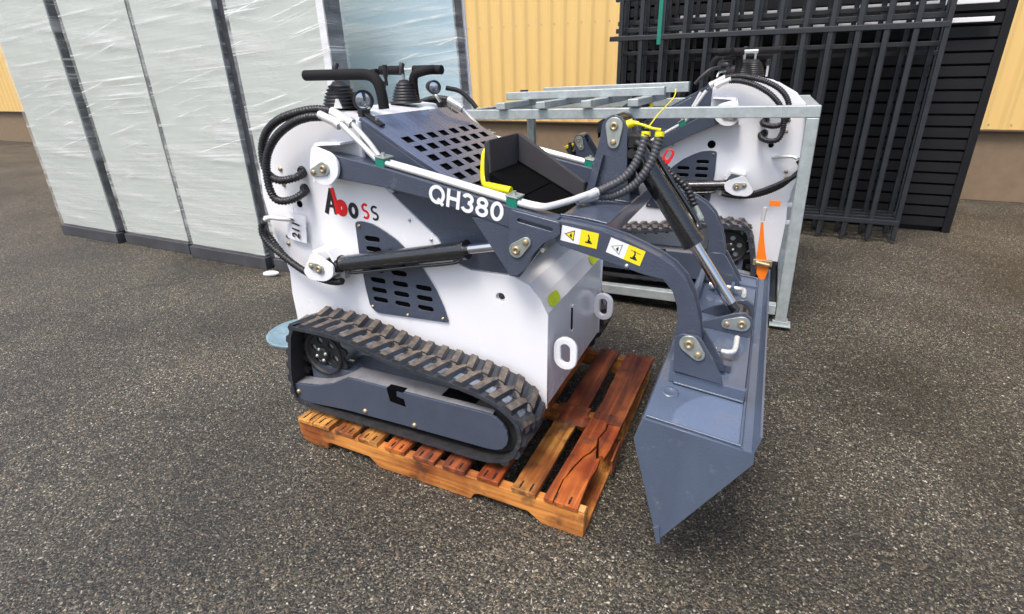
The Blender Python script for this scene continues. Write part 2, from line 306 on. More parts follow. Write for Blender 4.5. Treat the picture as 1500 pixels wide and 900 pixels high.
# ------------------------------------------------------------------ ground
def asphalt():
    m = bpy.data.materials.new('asphalt'); m.use_nodes = True
    n, l = m.node_tree.nodes, m.node_tree.links; p = n['Principled BSDF']
    tc = n.new('ShaderNodeTexCoord'); o = tc.outputs['Object']
    dn = n.new('ShaderNodeTexNoise'); dn.inputs['Scale'].default_value = 60; dn.inputs['Detail'].default_value = 3; l.new(o, dn.inputs['Vector'])
    mixv = n.new('ShaderNodeMix'); mixv.data_type = 'VECTOR'; mixv.inputs[0].default_value = .02; l.new(o, mixv.inputs[4]); l.new(dn.outputs['Color'], mixv.inputs[5])
    v1 = n.new('ShaderNodeTexVoronoi'); v1.inputs['Scale'].default_value = 108; l.new(mixv.outputs[1], v1.inputs['Vector'])
    v2 = n.new('ShaderNodeTexVoronoi'); v2.inputs['Scale'].default_value = 260; l.new(mixv.outputs[1], v2.inputs['Vector'])
    def chipramp(v):
        sep = n.new('ShaderNodeSeparateColor'); l.new(v.outputs['Color'], sep.inputs[0])
        r = n.new('ShaderNodeValToRGB'); cr = r.color_ramp; cr.interpolation = 'CONSTANT'
        stops = [(0, (.009, .0085, .0075)), (.28, (.030, .027, .021)), (.50, (.068, .061, .050)), (.63, (.022, .025, .024)), (.75, (.115, .100, .075)), (.83, (.135, .100, .064)), (.89, (.062, .064, .040)), (.93, (.22, .20, .155)), (.98, (.40, .375, .32))]
        cr.elements[0].position = 0; cr.elements[0].color = (*stops[0][1], 1); cr.elements[1].position = stops[1][0]; cr.elements[1].color = (*stops[1][1], 1)
        for q, c in stops[2:]:
            e = cr.elements.new(q); e.color = (*c, 1)
        l.new(sep.outputs[0], r.inputs[0]); return r
    r1, r2 = chipramp(v1), chipramp(v2)
    mx = n.new('ShaderNodeMix'); mx.data_type = 'RGBA'
    edge = n.new('ShaderNodeMapRange'); edge.inputs[1].default_value = .25; edge.inputs[2].default_value = .55; l.new(v1.outputs['Distance'], edge.inputs[0])
    l.new(edge.outputs[0], mx.inputs[0]); l.new(r1.outputs[0], mx.inputs[6]); l.new(r2.outputs[0], mx.inputs[7])
    # large stains, and a little moss
    n1 = n.new('ShaderNodeTexNoise'); n1.inputs['Scale'].default_value = 1.1; n1.inputs['Detail'].default_value = 7; l.new(o, n1.inputs['Vector'])
    rs = n.new('ShaderNodeValToRGB'); rs.color_ramp.elements[0].position = .35; rs.color_ramp.elements[1].position = .65; rs.color_ramp.elements[0].color = (.70, .68, .63, 1); rs.color_ramp.elements[1].color = (1.45, 1.41, 1.33, 1); l.new(n1.outputs[0], rs.inputs[0])
    mu = n.new('ShaderNodeMix'); mu.data_type = 'RGBA'; mu.blend_type = 'MULTIPLY'; mu.inputs[0].default_value = 1; l.new(mx.outputs[2], mu.inputs[6]); l.new(rs.outputs[0], mu.inputs[7])
    n2 = n.new('ShaderNodeTexNoise'); n2.inputs['Scale'].default_value = 2.7; n2.inputs['Detail'].default_value = 9; n2.inputs['Roughness'].default_value = .8; l.new(o, n2.inputs['Vector'])
    mr = n.new('ShaderNodeMapRange'); mr.inputs[1].default_value = .56; mr.inputs[2].default_value = .76; mr.inputs[4].default_value = .55; l.new(n2.outputs[0], mr.inputs[0])
    mm = n.new('ShaderNodeMix'); mm.data_type = 'RGBA'; l.new(mr.outputs[0], mm.inputs[0]); l.new(mu.outputs[2], mm.inputs[6]); mm.inputs[7].default_value = (.055, .060, .020, 1)
    cn = n.new('ShaderNodeTexNoise'); cn.inputs['Scale'].default_value = 3.5; cn.inputs['Detail'].default_value = 8; l.new(o, cn.inputs['Vector'])
    cm = n.new('ShaderNodeMix'); cm.data_type = 'VECTOR'; cm.inputs[0].default_value = .25; l.new(o, cm.inputs[4]); l.new(cn.outputs['Color'], cm.inputs[5])
    cv = n.new('ShaderNodeTexVoronoi'); cv.feature = 'DISTANCE_TO_EDGE'; cv.inputs['Scale'].default_value = .55; l.new(cm.outputs[1], cv.inputs['Vector'])
    cr_ = n.new('ShaderNodeMapRange'); cr_.inputs[1].default_value = .0045; cr_.inputs[2].default_value = .0; cr_.inputs[4].default_value = .6; l.new(cv.outputs['Distance'], cr_.inputs[0])
    ck = n.new('ShaderNodeMix'); ck.data_type = 'RGBA'; l.new(cr_.outputs[0], ck.inputs[0]); l.new(mm.outputs[2], ck.inputs[6]); ck.inputs[7].default_value = (.014, .013, .011, 1)
    l.new(ck.outputs[2], p.inputs['Base Color'])
    rr = n.new('ShaderNodeMapRange'); rr.inputs[3].default_value = .34; rr.inputs[4].default_value = .85; l.new(n1.outputs[0], rr.inputs[0]); l.new(rr.outputs[0], p.inputs['Roughness'])
    hh = n.new('ShaderNodeMath'); hh.operation = 'MULTIPLY_ADD'; l.new(v1.outputs['Distance'], hh.inputs[0]); hh.inputs[1].default_value = -1.0
    sep = n.new('ShaderNodeSeparateColor'); l.new(v1.outputs['Color'], sep.inputs[0]); l.new(sep.outputs[1], hh.inputs[2])
    b = n.new('ShaderNodeBump'); b.inputs['Strength'].default_value = .9; b.inputs['Distance'].default_value = .004; l.new(hh.outputs[0], b.inputs['Height']); l.new(b.outputs[0], p.inputs['Normal'])
    return m
ASPH = asphalt()
g = MB(); g.add([(-400, -400, 0), (400, -400, 0), (400, 400, 0), (-400, 400, 0)], [(0, 1, 2, 3)])
struct(g.build('ground', ASPH))

# ------------------------------------------------------------------ warehouse wall
CLAD = mat('cream_cladding', (.76, .52, .19), .5, var=.035, vscale=1.2, streak=(3, 1, .4), dirt=((.62, .44, .20), 3, .68))
PLNTH = mat('rendered_plinth', (.215, .155, .095), .85, var=.12, vscale=9, bump=.8, bscale=90, dirt=((.14, .11, .08), 6, .6))
CAPM = mat('brown_flashing', (.10, .07, .05), .5)
WY = 6.0
wh = thing('warehouse', 'warehouse with cream ribbed metal cladding above a brown rendered base', 'building', (0, WY, 0))
X0, X1, ZP, ZT = -35.6, 9.0, .74, 4.6
for k in range(16):      # cladding sheets, 2.8 m wide, lapped
    m_ = MB(); xa = X0 + k * 2.8; P = []
    pitch = .1867; nr = 15
    for i in range(nr):
        x = xa + i * pitch
        P += [(x, 0), (x + .030, -.004), (x + .052, -.030), (x + .082, -.034), (x + .104, -.006), (x + .125, 0)]
    P.append((xa + nr * pitch, 0)); dy = -.002 * (k % 2)
    vs = [(x, y + dy, z) for x, y in P for z in (ZP, ZT)]
    m_.add(vs, [(2 * i, 2 * i + 2, 2 * i + 3, 2 * i + 1) for i in range(len(P) - 1)], 0, True)
    m_.build('cladding_sheet', CLAD, wh)
sc_ = MB()
for k in range(150):
    for z in (ZP + .06, ZP + 1.25, ZP + 2.45):
        xs = -12 + k * .1867 * 1.0 + .156 - (12 + X0) % .1867; sc_.cyl((xs, -.001, z), (xs, -.008, z), .0075, 6)
struct(sc_.build('cladding_screws', ZINC, wh), 'stuff')
MB().box((X0, .02, 0), (X1 + .2, .25, ZP - .01)).build('plinth', PLNTH, wh, .006)
MB().box((X0, -.05, ZP - .008), (X1 + .2, .06, ZP + .012)).build('flashing', CAPM, wh, .003)
MB().box((X0, .012, ZP + .012), (X1 + .2, 10, ZT + .1)).build('shell', CLAD, wh)
MB().box((X0 - .1, -.16, ZT), (X1 + .3, .01, ZT + .14)).build('gutter', CAPM, wh, .01)

# ------------------------------------------------------------------ mini loader
L0 = Vector((-.75, .565, .138)); YC = .565
def make_loader(root, arm=0., bucket=True, main=True):
    B0 = Matrix.Translation(-L0)
    PV = Matrix.Translation((-1.01, 0, 1.10)) @ Matrix.Rotation(arm, 4, 'Y') @ Matrix.Translation((1.01, 0, -1.10))
    BA = B0 @ PV if arm else B0
    M = lambda: MB(B0); A = lambda: MB(BA); my = lambda y: 2 * YC - y
    def both(fn):           # fn(s, Y): s=-1 near side, +1 far side, Y maps a near-side y
        fn(-1, lambda y: y); fn(1, my)
    def bolt(par, mt, x, y, z, s, r=.007, T=None, nm='bolt'):
        mb = MB(T or B0)
        mb.lathe((x, y, z), (0, s, 0), [(0, r * 1.25), (.002, r * 1.25), (.0021, r), (.006, r * .95), (.0075, r * .6), (.0075, 0)], 10)
        mb.build(nm, mt, par)
    def retainer(c, d, y, s, T, r1=.024, r2=.015):
        c, d = Vector(c), Vector(d); ax = (d - c); a = math.atan2(ax.y, ax.x); out = []
        for k in range(13): t = a + R(75) + R(210) * k / 12; out.append((c.x + r1 * math.cos(t), c.y + r1 * math.sin(t)))
        for k in range(9): t = a - R(75) + R(150) * k / 8; out.append((d.x + r2 * math.cos(t), d.y + r2 * math.sin(t)))
        o = plate('pin_retainer', out, [], y, y + s * .006, ZINC, root, T)
        mb = MB(T)
        MB(T).lathe((d.x, y + s * .006, d.y), (0, s, 0), [(0, .010), (.004, .0095), (.006, .007), (.006, 0)], 10).build('bolt', BRASS, o)
        mb.lathe((c.x, y + s * .006, c.y), (0, s, 0), [(0, .0135), (.004, .0135), (.006, .011), (.006, .006), (.001, .005), (.001, 0)], 14)
        mb.build('bolt', BRASS, o)
    # -------- white body
    S = [(-1.390, .28), (-1.396, .54), (-1.385, .64), (-1.405, .73), (-1.435, .83), (-1.452, .95), (-1.440, 1.06), (-1.40, 1.145), (-1.34, 1.21), (-1.25, 1.26), (-1.14, 1.285), (-1.04, 1.276), (-.925, 1.254), (-.925, 1.10), (-.815, 1.011), (-.637, .868), (-.600, .795), (-.507, .768), (-.352, .769), (-.290, .745), (-.250, .70), (-.223, .648), (-.226, .278)]
    def panel(s, Y):
        h = [circle(-.397, .685, .017, 20), circle(-1.258, .94, .014, 16), circle(-1.213, 1.068, .017, 16), circle(-1.215, 1.002, .017, 16)]
        o = plate('side_panel', S, h, Y(.240), Y(.252), WHITE, root, B0, .0015)
        yy = Y(.240)
        for x, z in [(-1.325, 1.07), (-1.322, 1.012), (-1.354, .80), (-1.359, .768)]: bolt(o, BRASS, x, yy, z, s, .008)
        for x, z in [(-.743, .925), (-.659, .862)]: bolt(o, ZINC, x, yy, z, s, .005, nm='screw')
        b = M(); b.lathe((-.397, yy + .012 * -s, .685), (0, s, 0), [(0, .0), (.002, .012), (.006, .008), (.008, 0)], 12); b.build('lamp_lens', BLACK, o)
    both(panel)
    cx, cz = -.8, .74; inner = [(cx + (x - cx) * .992, cz + (z - cz) * .990) for x, z in S]
    M().prism(inner, .2525, my(.2525)).build('body_shell', WHITE, root, .002)
    if not main: M().cyl((-.952, my(.2415), .935), (-.952, my(.2385), .935), .022, 24).build('port_hole', VOID, root)
    M().prism([(-1.38, .30), (-1.38, .62), (-.6, .70), (-.245, .64), (-.245, .30)], .2405 + .005, .2420 + .0075).build('panel_backing', VOID, root)
    # front plate: slot handle, tow loops, stickers
    fx = -.2275
    M().box((fx, .49, .475), (fx + .003, .50, .575)).build('door_slot', VOID, root)
    M().box((fx, .488, .572), (fx + .006, .503, .58)).box((fx, .488, .47), (fx + .006, .503, .478)).build('slot_lip', WHITE, root)
    def loop(cxx, cyy, czz, s, w=.086, h=.125):
        T = Matrix.Translation((cxx, cyy, czz))
        out = capsule(0, 0, h, w, R(90), 8); hole = capsule(0, 0, h - .05, w - .052, R(90), 8)
        plate('tow_loop', out, [hole], -.009, .009, WHITE, root, B0 @ T, .004)
    loop(-.176, .29, .490, 1); loop(-.190, .805, .450, 1); loop(-1.408, .305, .553, -1, .09, .13); loop(-1.408, my(.305), .553, -1, .09, .13)
    for (px, py, a) in ((-.2445, .34, .62), (-.2445, .79, .70)):
        T = B0 @ Matrix.Translation((-.2345, py - .01, .672)) @ Matrix.Rotation(R(-27), 4, 'Y') @ Matrix.Rotation(R(90), 4, 'Z')
        plate('sticker', capsule(0, 0, .090, .040, 0, 8), [], -.0012, .0012, LIME, root, T @ Matrix.Rotation(0, 4, 'X'), .0003, 'small lime sticker on the sloping front')
    # -------- dark hood with real holes
    H = [(-.930, 1.250), (-.925, 1.12), (-.80, 1.01), (-.62, .86), (-.60, .775), (-.345, .775), (-.322, .83), (-.36, .945), (-.50, .985), (-.549, 1.034)]
    M().prism(H, .2625, my(.2625)).build('hood', GREY, root, .003)
    Hs = [(-.82, 1.012), (-.634, .866), (-.60, .792), (-.507, .772), (-.35, .774), (-.318, .83), (-.345, .95), (-.5, 1.01)]
    both(lambda s, Y: M().prism(Hs, Y(.250), Y(.2615)).build('hood_side', GREY, root, .001))
    a = Vector((-.932, 0, 1.253)); b = Vector((-.549, 0, 1.037)); L = (b - a).length; ang = math.atan2(b.z - a.z, b.x - a.x)
    holes = []
    Wd = my(.262) - .262
    for r_ in range(5):
        for c_ in range(7):
            y = .075 + c_ * .0775; s = .158 + r_ * .058
            holes.append([(y - .0235, s - .0175), (y + .0235, s - .0175), (y + .0235, s + .0175), (y - .0235, s + .0175)])
    me = plate_mesh('grille_plate', [(0, 0), (Wd, 0), (Wd, L), (0, L)], holes, .003, .0006)   # x=across, z=down the slope
    basis = Matrix(((0, 0, 0, 0),) * 4); ex = Vector((0, 1, 0)); ez = (b - a).normalized(); ey = ez.cross(ex)
    basis = Matrix(((ex.x, ey.x, ez.x, a.x + .0), (ex.y, ey.y, ez.y, .262), (ex.z, ey.z, ez.z, a.z), (0, 0, 0, 1)))
    nrm = Vector((-ez.z, 0, ez.x)); nrm = nrm if nrm.z > 0 else -nrm
    me.transform(B0 @ Matrix.Translation(nrm * .010) @ basis); me.materials.clear(); me.materials.append(HOOD_SHEEN)
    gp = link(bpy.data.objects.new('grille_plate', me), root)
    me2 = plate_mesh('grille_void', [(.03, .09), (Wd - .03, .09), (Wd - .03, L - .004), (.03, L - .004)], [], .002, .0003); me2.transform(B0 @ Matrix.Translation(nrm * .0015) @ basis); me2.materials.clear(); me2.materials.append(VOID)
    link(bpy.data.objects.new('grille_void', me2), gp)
    for y0, y1 in ((.262, .266), (my(.266), my(.262))):
        q = [(a.x, a.z + .0), (b.x, b.z), (b.x + nrm.x * .010, b.z + nrm.z * .010), (a.x + nrm.x * .010, a.z + nrm.z * .010)]
        M().prism(q, y0, y1).build('grille_edge', GREY, gp)
    # clamps that hold the hood
    for yy, xx in ((.30, -.872), (.83, -.892)):
        mb = M(); mb.prism([(xx - .085, 1.272), (xx - .085, 1.280), (xx - .055, 1.274), (xx + .012, 1.238), (xx + .008, 1.230), (xx - .057, 1.265)], yy - .014, yy + .014)
        mb.box((xx - .075, yy - .022, 1.262), (xx - .055, yy + .022, 1.287)); mb.build('hood_latch', BLACK, root, .002)
        M().cyl((xx - .015, yy, 1.250), (xx - .012, yy, 1.261), .005, 10).build('bolt', ZINC, root)
    # -------- vents
    V = rnd([(-.986, .897), (-.955, .902), (-.905, .896), (-.860, .878), (-.805, .848), (-.750, .802), (-.700, .745), (-.655, .678), (-.628, .618), (-.609, .552), (-.94, .534), (-.970, .560), (-.980, .64), (-.988, .78)], .012)
    vh = []
    for c_, x in enumerate((-.915, -.812, -.708)):
        for z in (.838, .798, .758, .718, .675, .634, .594):
            top = .905 - max(0, (x + .95)) ** 1.4 * 1.5
            if z < (.86, .80, .70)[c_]: vh.append(capsule(x + (.838 - z) * .012, z, .070, .020, 0, 4))
    def vent(s, Y):
        o = plate('vent_cover', V, vh, Y(.232), Y(.2365), GREY, root, B0, .001)
        cx, cz = -.82, .71
        M().prism([(cx + (x - cx) * .96, cz + (z - cz) * .96) for x, z in V], Y(.2372), Y(.2385)).build('vent_void', VOID, o)  # near-black sheet, its colour standing for the dark inside behind the slots
        for x, z in [(-.968, .883), (-.955, .560), (-.79, .552), (-.632, .566)]: bolt(o, BRASS, x, Y(.232), z, s, .005, nm='screw')
    both(vent)
    # -------- pivot brackets
    def brackets(s, Y):
        P = rnd([(-1.055, 1.18), (-1.078, 1.112), (-1.078, 1.070), (-1.045, 1.043), (-.995, 1.045), (-.953, 1.082), (-.946, 1.122), (-.968, 1.155)], .02)
        o = plate('pivot_bracket', P, [], Y(.149), Y(.160), WHITE, root, B0, .0015)
        M().prism([(-1.055, 1.180), (-1.048, 1.186), (-.935, 1.190), (-.935, 1.183), (-1.045, 1.176)], Y(.1605), Y(.2395)).build('gusset', WHITE, o)
        M().prism([(-1.0885, 1.05), (-1.080, 1.05), (-1.052, 1.175), (-1.060, 1.18)], Y(.165), Y(.2395)).build('gusset', WHITE, o)
        retainer((-1.012, 1.102), (-1.058, 1.088), Y(.149), s, B0)
        P = rnd([(-1.142, .786), (-1.205, .697), (-1.175, .668), (-1.095, .672), (-1.050, .70), (-1.046, .742), (-1.075, .757)], .02)
        o = plate('cylinder_bracket', P, [], Y(.149), Y(.160), WHITE, root, B0, .0015)
        M().prism([(-1.142, .780), (-1.150, .786), (-1.070, .800), (-1.045, .760), (-1.052, .752), (-1.077, .790)], Y(.1605), Y(.2395)).build('gusset', WHITE, o)
        retainer((-1.112, .723), (-1.149, .731), Y(.149), s, B0, .021, .014)
        if s < 0 or True:
            p, q = Vector((-1.112, Y(.195), .722)), Vector((-.285, Y(.195), .905))
            if arm:
                q = PV @ q
            d = (q - p).normalized(); n_ = (q - p).length
            mb = M(); mb.cyl(p + d * .055, q - d * .225, .030, 28); mb.cyl(q - d * .225, q - d * .210, .033, 28); mb.cyl(p + d * .045, p + d * .075, .033, 24)
            mb.cyl(p - Vector((0, .028, 0)), p + Vector((0, .028, 0)), .028, 20); mb.cyl(p, p + d * .06, .02, 16); o = mb.build('lift_cylinder', TUBE, root)
            M().cyl(q - d * .215, q - d * .055, .0165, 24).build('rod', CHROME, o)
            mb = M(); mb.cyl(q - d * .055, q - d * .02, .014, 16); mb.cyl(q - Vector((0, .02, 0)), q + Vector((0, .02, 0)), .022, 18); mb.build('rod_eye', TUBE, o)
            mb = M(); dn = Vector((.0, s * .012, -.038)); mb.tube([p + d * .11 + dn * .8, p + d * .14 + dn, p + d * .4 + dn, q - d * .25 + dn, q - d * .235 + dn * .5], .0065, 8); mb.build('oil_pipe', TUBE, o)
            mb = M(); mb.box(p + d * .075 + Vector((-.012, -.012, -.055)), p + d * .075 + Vector((.014, .012, -.025))); mb.cyl(p + d * .06 + Vector((0, 0, -.045)), p + d * .005 + Vector((0, 0, -.05)), .007, 10); mb.build('fitting', ZINC, o)
    both(brackets)
    # -------- arms
    BM = [(-1.035, 1.150), (-.99, 1.150), (-.788, 1.119), (-.585, 1.079), (-.311, 1.024), (-.168, .998), (-.168, .955), (-.322, .957), (-.427, .983), (-.599, 1.023), (-.785, 1.050), (-.966, 1.066), (-1.035, 1.06)]
    FA = [(-.167, .999), (-.100, .993), (-.033, .983), (.030, .967), (.085, .947), (.135, .926), (.175, .903), (.210, .868), (.235, .822), (.254, .765), (.268, .700), (.262, .665), (.235, .652), (.205, .662), (.193, .694), (.199, .745), (.193, .790), (.178, .830), (.150, .862), (.10, .868), (-.036, .899), (-.152, .925), (-.167, .945)]
    def armside(s, Y):
        o = A().prism(BM, Y(.165), Y(.224)).build('boom', GREY, root, .004)
        A().prism(FA, Y(.155), Y(.163)).prism(FA, Y(.205), Y(.213)).prism([(-.166, .993), (-.100, .987), (-.033, .977), (.030, .961), (.085, .941), (.135, .920), (.170, .897), (.204, .862), (.229, .816), (.248, .76), (.24, .76), (.22, .81), (.196, .853), (.165, .887), (.13, .91), (.083, .931), (.027, .950), (-.035, .967), (-.166, .982)], Y(.1632), Y(.2048)).prism([(-.16, .932), (-.036, .906), (.1, .875), (.152, .870), (.19, .832), (.20, .79), (.206, .745), (.21, .745), (.206, .79), (.195, .84), (.155, .880), (.10, .884), (-.036, .915), (-.16, .941)], Y(.1632), Y(.2048)).build('front_arm', GREY, root, .0012)
        A().prism([(-.450, .978), (-.322, .800), (-.290, .800), (-.20, .925), (-.165, .955), (-.20, .99)], Y(.168), Y(.1805)).build('gusset_plate', GREY, root, .001)
        K = rnd([(-.303, 1.021), (-.150, .9965), (-.150, .957), (-.197, .930), (-.232, .890), (-.262, .835), (-.290, .812), (-.316, .818), (-.316, .90)], .008)
        o = plate('knee_plate', K, [capsule(-.226, .982, .115, .011, R(-10), 4)], Y(.143), Y(.1545), GREY, root, BA, .0015)
        A().prism([(-.29, 1.0), (-.16, .985), (-.16, .96), (-.29, .96)], Y(.1548), Y(.1645)).build('spacer', GREY, o)
        retainer((-.285, .899), (-.253, .927), Y(.143), s, BA, .024, .016)
        A().cyl((-.205, Y(.150), .905), (-.2, Y(.17), .905), .008, 10).build('bolt', ZINC, root)
        bolt(root, ZINC, .048, Y(.155), .888, s, .005, BA)
        # pipes along the boom
        z = .013
        for k, yy in enumerate((.178, .2025)):
            dz = .013
            main_p = [(-.945 + .028 * k, Y(yy), 1.255), (-.865 + .014 * k, Y(yy), 1.190), (-.812, Y(yy), 1.144), (-.782, Y(yy), 1.118 + dz), (-.70, Y(yy), 1.1015 + dz), (-.585, Y(yy), 1.079 + dz), (-.311, Y(yy), 1.024 + dz), (-.235, Y(yy + .001), 1.012 + dz), (-.222, Y(yy + .006), 1.010 + dz), (-.206, Y(yy + .03), 1.010 + dz), (-.168, Y(yy + .12), 1.012 + dz), (-.128, Y(yy + .213), 1.018 + dz)]
            A().tube(main_p, .0092, 12, .008).build('oil_pipe', STEEL, root)
        for (x, zz) in ((-.785, 1.119), (-.311, 1.025)):
            o = A().prism([(x - .018, zz - .001), (x + .018, zz - .008), (x + .018, zz + .0225), (x - .018, zz + .0295)], Y(.1655), Y(.2175)).build('pipe_clamp', GREEN, root, .003)
            A().prism([(x - .020, zz + .030), (x + .020, zz + .023), (x + .020, zz + .027), (x - .020, zz + .034)], Y(.163), Y(.220)).cyl((x, Y(.19), zz + .028), (x, Y(.19), zz + .042), .006, 8).build('clamp_plate', ZINC, o, .001)
    both(armside)
    if main:
        # lettering and stickers on the near side
        T = BA @ Matrix.Translation((-.605, .1642, 1.0165)) @ Matrix.Rotation(R(9.6), 4, 'Y')
        x_ = 0.0
        mb = MB(T)
        for ch, w_ in (('Q', .060), ('H', .048), ('3', .044), ('8', .045), ('0', .045)): glyph(mb, GL[ch], x_, 0, .062, w_, .0118); x_ += w_ + .0062
        struct(mb.build('model_lettering', WHS, root), 'stuff')
        T = B0 @ Matrix.Translation((-1.130, .2395, .9165)) @ Matrix.Rotation(R(2), 4, 'Y')
        kb, rd = MB(T), MB(T)
        ribbon(kb, [(.005, -.002), (.040, .096)], .019, .0006); ribbon(kb, [(.018, .030), (.054, .030)], .012, .0007); ribbon(kb, [(.036, .096), (.052, .0)], .015, .0008)
        ribbon(rd, [(.046, .100), (.056, .052), (.060, .004)], .017, .0010); ribbon(rd, arc(.082, .028, .016, .020, 0, 345), .025, .0011, True)
        ribbon(kb, arc(.137, .0245, .0155, .0225, 0, 345), .0165, .0006, True)
        glyph(rd, GL['s'], .176, -.001, .060, .034, .0095); glyph(kb, GL['s'], .218, -.001, .056, .034, .0085)
        struct(kb.build('brand_lettering', INK, root), 'stuff'); struct(rd.build('brand_lettering', REDI, root), 'stuff')
        def sticker(c, w, h, ang, kind):
            T = BA @ Matrix.Translation((c[0], .1542, c[1])) @ Matrix.Rotation(ang, 4, 'Y')
            o = MB(T).prism([(-w / 2, -h / 2), (.002, -h / 2), (.002, h / 2), (-w / 2, h / 2)], 0, .0006).prism([(.002, -h / 2), (w / 2, -h / 2), (w / 2, h / 2), (.002, h / 2)], .0, .0006, 1).build('warning_sticker', [WHS, YELS], root)
            cx = -w / 4; t = h * .36
            MB(T).prism([(cx - t * 1.05, 0), (cx + t * .75, -t), (cx + t * .75, t)], -.0004, 0).build('warning_sign', INK if kind == 0 else ZINC, o)
            MB(T).prism([(cx - t * .75, 0), (cx + t * .62, -t * .76), (cx + t * .62, t * .76)], -.0008, -.0004).build('warning_sign', YELS if kind == 0 else WHS, o)
            mb = MB(T); mb.prism([(cx - t * .1, -t * .1), (cx + t * .25, -t * .5), (cx + t * .35, -t * .2), (cx + t * .2, t * .4), (cx, t * .1)], -.0012, -.0008)
            x = w / 4
            mb.prism([(x - .004, .012), (x - .001, .014), (x + .004, .004), (x + .003, -.006), (x - .001, -.004), (x + .0, .004)], -.0006, 0)
            mb.prism([(x - .008, -.008), (x + .012, -.008), (x + .012, -.012), (x - .008, -.012)], -.0006, 0).prism([(x - .002, -.002), (x + .008, -.004), (x + .008, -.008), (x - .002, -.008)], -.0006, 0)
            if kind: mb.prism([(x - .014, .012), (x + .016, .010), (x + .016, .009), (x - .014, .011)], -.0006, 0)
            mb.build('pictogram', INK, o)
        sticker((-.0925, .957), .110, .046, R(7.5), 0); sticker((.042, .929), .102, .046, R(17), 1)
    A().tube([(-.172, .216, 1.0005), (-.10, .216, .996), (-.03, .216, .9865)], .0035, 8, .0025, .2, .006).build('weld_bead', GREY, root)
    A().tube([(-.188, .489, .999), (-.11, .489, .9935), (-.03, .489, .9875)], .0045, 8, .0025, .2, .006).build('weld_bead', GREY, root)
    # cross tube and tower
    A().prism([(-.175, .998), (-.028, .985), (-.028, .925), (-.175, .925)], .2135, my(.2135)).build('cross_tube', GREY, root, .005)
    TW = [(-.190, .995), (-.028, .983), (-.046, 1.05), (-.052, 1.21), (-.058, 1.238), (-.075, 1.258), (-.10, 1.266), (-.122, 1.256), (-.136, 1.235), (-.142, 1.19)]
    for y0, y1 in ((.492, .506), (my(.506), my(.492))): plate('tower_plate', TW, [], y0, y1, GREY, root, BA, .0015)
    A().prism([(-.130, 1.135), (-.122, 1.14), (-.150, 1.02), (-.172, 1.0), (-.18, 1.0)], .468, .491).build('tower_rib', GREY, root, .001)
    A().prism([(-.185, 1.0), (-.140, 1.20), (-.134, 1.20), (-.178, 1.0)], .5065, my(.5065)).build('tower_back', GREY, root, .001)
    retainer((-.095, 1.230), (-.095, 1.180), .492, -1, BA, .028, .019)
    retainer((-.095, 1.230), (-.095, 1.180), my(.492), 1, BA, .028, .019)
    # bucket cylinder
    p, q = Vector((-.098, YC, 1.232)), Vector((.353, YC, .603)); d = (q - p).normalized()
    mb = A(); mb.cyl(p + d * .05, p + d * .465, .0355, 32); mb.cyl(p + d * .455, p + d * .475, .038, 32); mb.cyl(p - Vector((0, .05, 0)), p + Vector((0, .05, 0)), .032, 20); mb.cyl(p, p + d * .06, .025, 16)
    cyl = mb.build('bucket_cylinder', TUBE, root)
    A().cyl(p + d * .47, q - d * .06, .0195, 28).build('rod', CHROME, cyl)
    mb = A(); mb.cyl(q - d * .065, q - d * .01, .019, 16, r2=.022); mb.cyl(q - Vector((0, .045, 0)), q + Vector((0, .045, 0)), .034, 24); mb.build('rod_eye', TUBE, cyl)
    n_ = Vector((d.z * -1, 0, d.x)); side = n_ * .034 + Vector((0, .036, 0))
    A().tube([p + d * .10 + side * .8, p + d * .13 + side * 1.1, p + d * .25 + side * 1.1, p + d * .42 + side * 1.1, p + d * .44 + side * .7], .009, 10).build('oil_pipe', TUBE, cyl)
    mb = A(); e = p + d * .42 + Vector((0, .055, 0)); mb.cyl(e, e + n_ * .055, .011, 12); mb.cyl(e + n_ * .045, e + n_ * .05 - d * .02, .013, 12); mb.cyl(e + n_ * .05, e + n_ * .055 - d * .055, .010, 12); mb.build('fitting', ZINC, cyl)
    A().tube([e + n_ * .055 - d * .05, e + n_ * .062 - d * .12, e + n_ * .04 - d * .2, e + n_ * .03 - d * .30, e + n_ * .06 - d * .38], .012, 14, .003, .16, .014).build('hose', HOSE, root)
    # hoses from the boom pipes up over the tower
    mb = A()
    mb.tube([(-.125, .395, 1.031), (-.100, .42, 1.043), (-.05, .44, 1.072), (-.018, .45, 1.11), (.000, .46, 1.155), (.010, .475, 1.208)], .0135, 14, .003, .10, .012)
    o = mb.build('hose', HOSE2, root)
    A().tube([(-.125, .418, 1.018), (-.075, .44, 1.018), (-.015, .45, 1.052), (.022, .455, 1.10), (.042, .465, 1.15), (.052, .475, 1.205)], .0135, 14, .003, .10, .012).build('hose', HOSE2, root)
    for x_, y_, z_, x2, z2 in ((-.125, .395, 1.031, -.165, 1.020), (-.125, .418, 1.018, -.168, 1.012)):
        A().cyl((x_, y_, z_), (x2, y_ - .06, z2), .0145, 14).cyl((x_ + .006, y_ + .008, z_ + .003), (x_ - .006, y_ - .008, z_ - .002), .0165, 6).build('fitting', STEEL, root)
    for x in (.010, .052):
        A().cyl((x, .475, 1.203), (x, .477, 1.218), .0145, 14).build('hose_cap', YEL, root)
    A().cyl((-.050, .47, 1.237), (-.032, .474, 1.243), .013, 14).cyl((-.034, .474, 1.243), (-.015, .476, 1.240), .007, 10).build('hose_cap', YEL, root)
    A().box((-.045, .48, 1.165), (-.005, .52, 1.205)).cyl((-.02, .47, 1.185), (.01, .47, 1.17), .012, 10).cyl((-.03, .46, 1.15), (-.03, .5, 1.15), .014, 10).build('coupling', BLACK, root, .003)
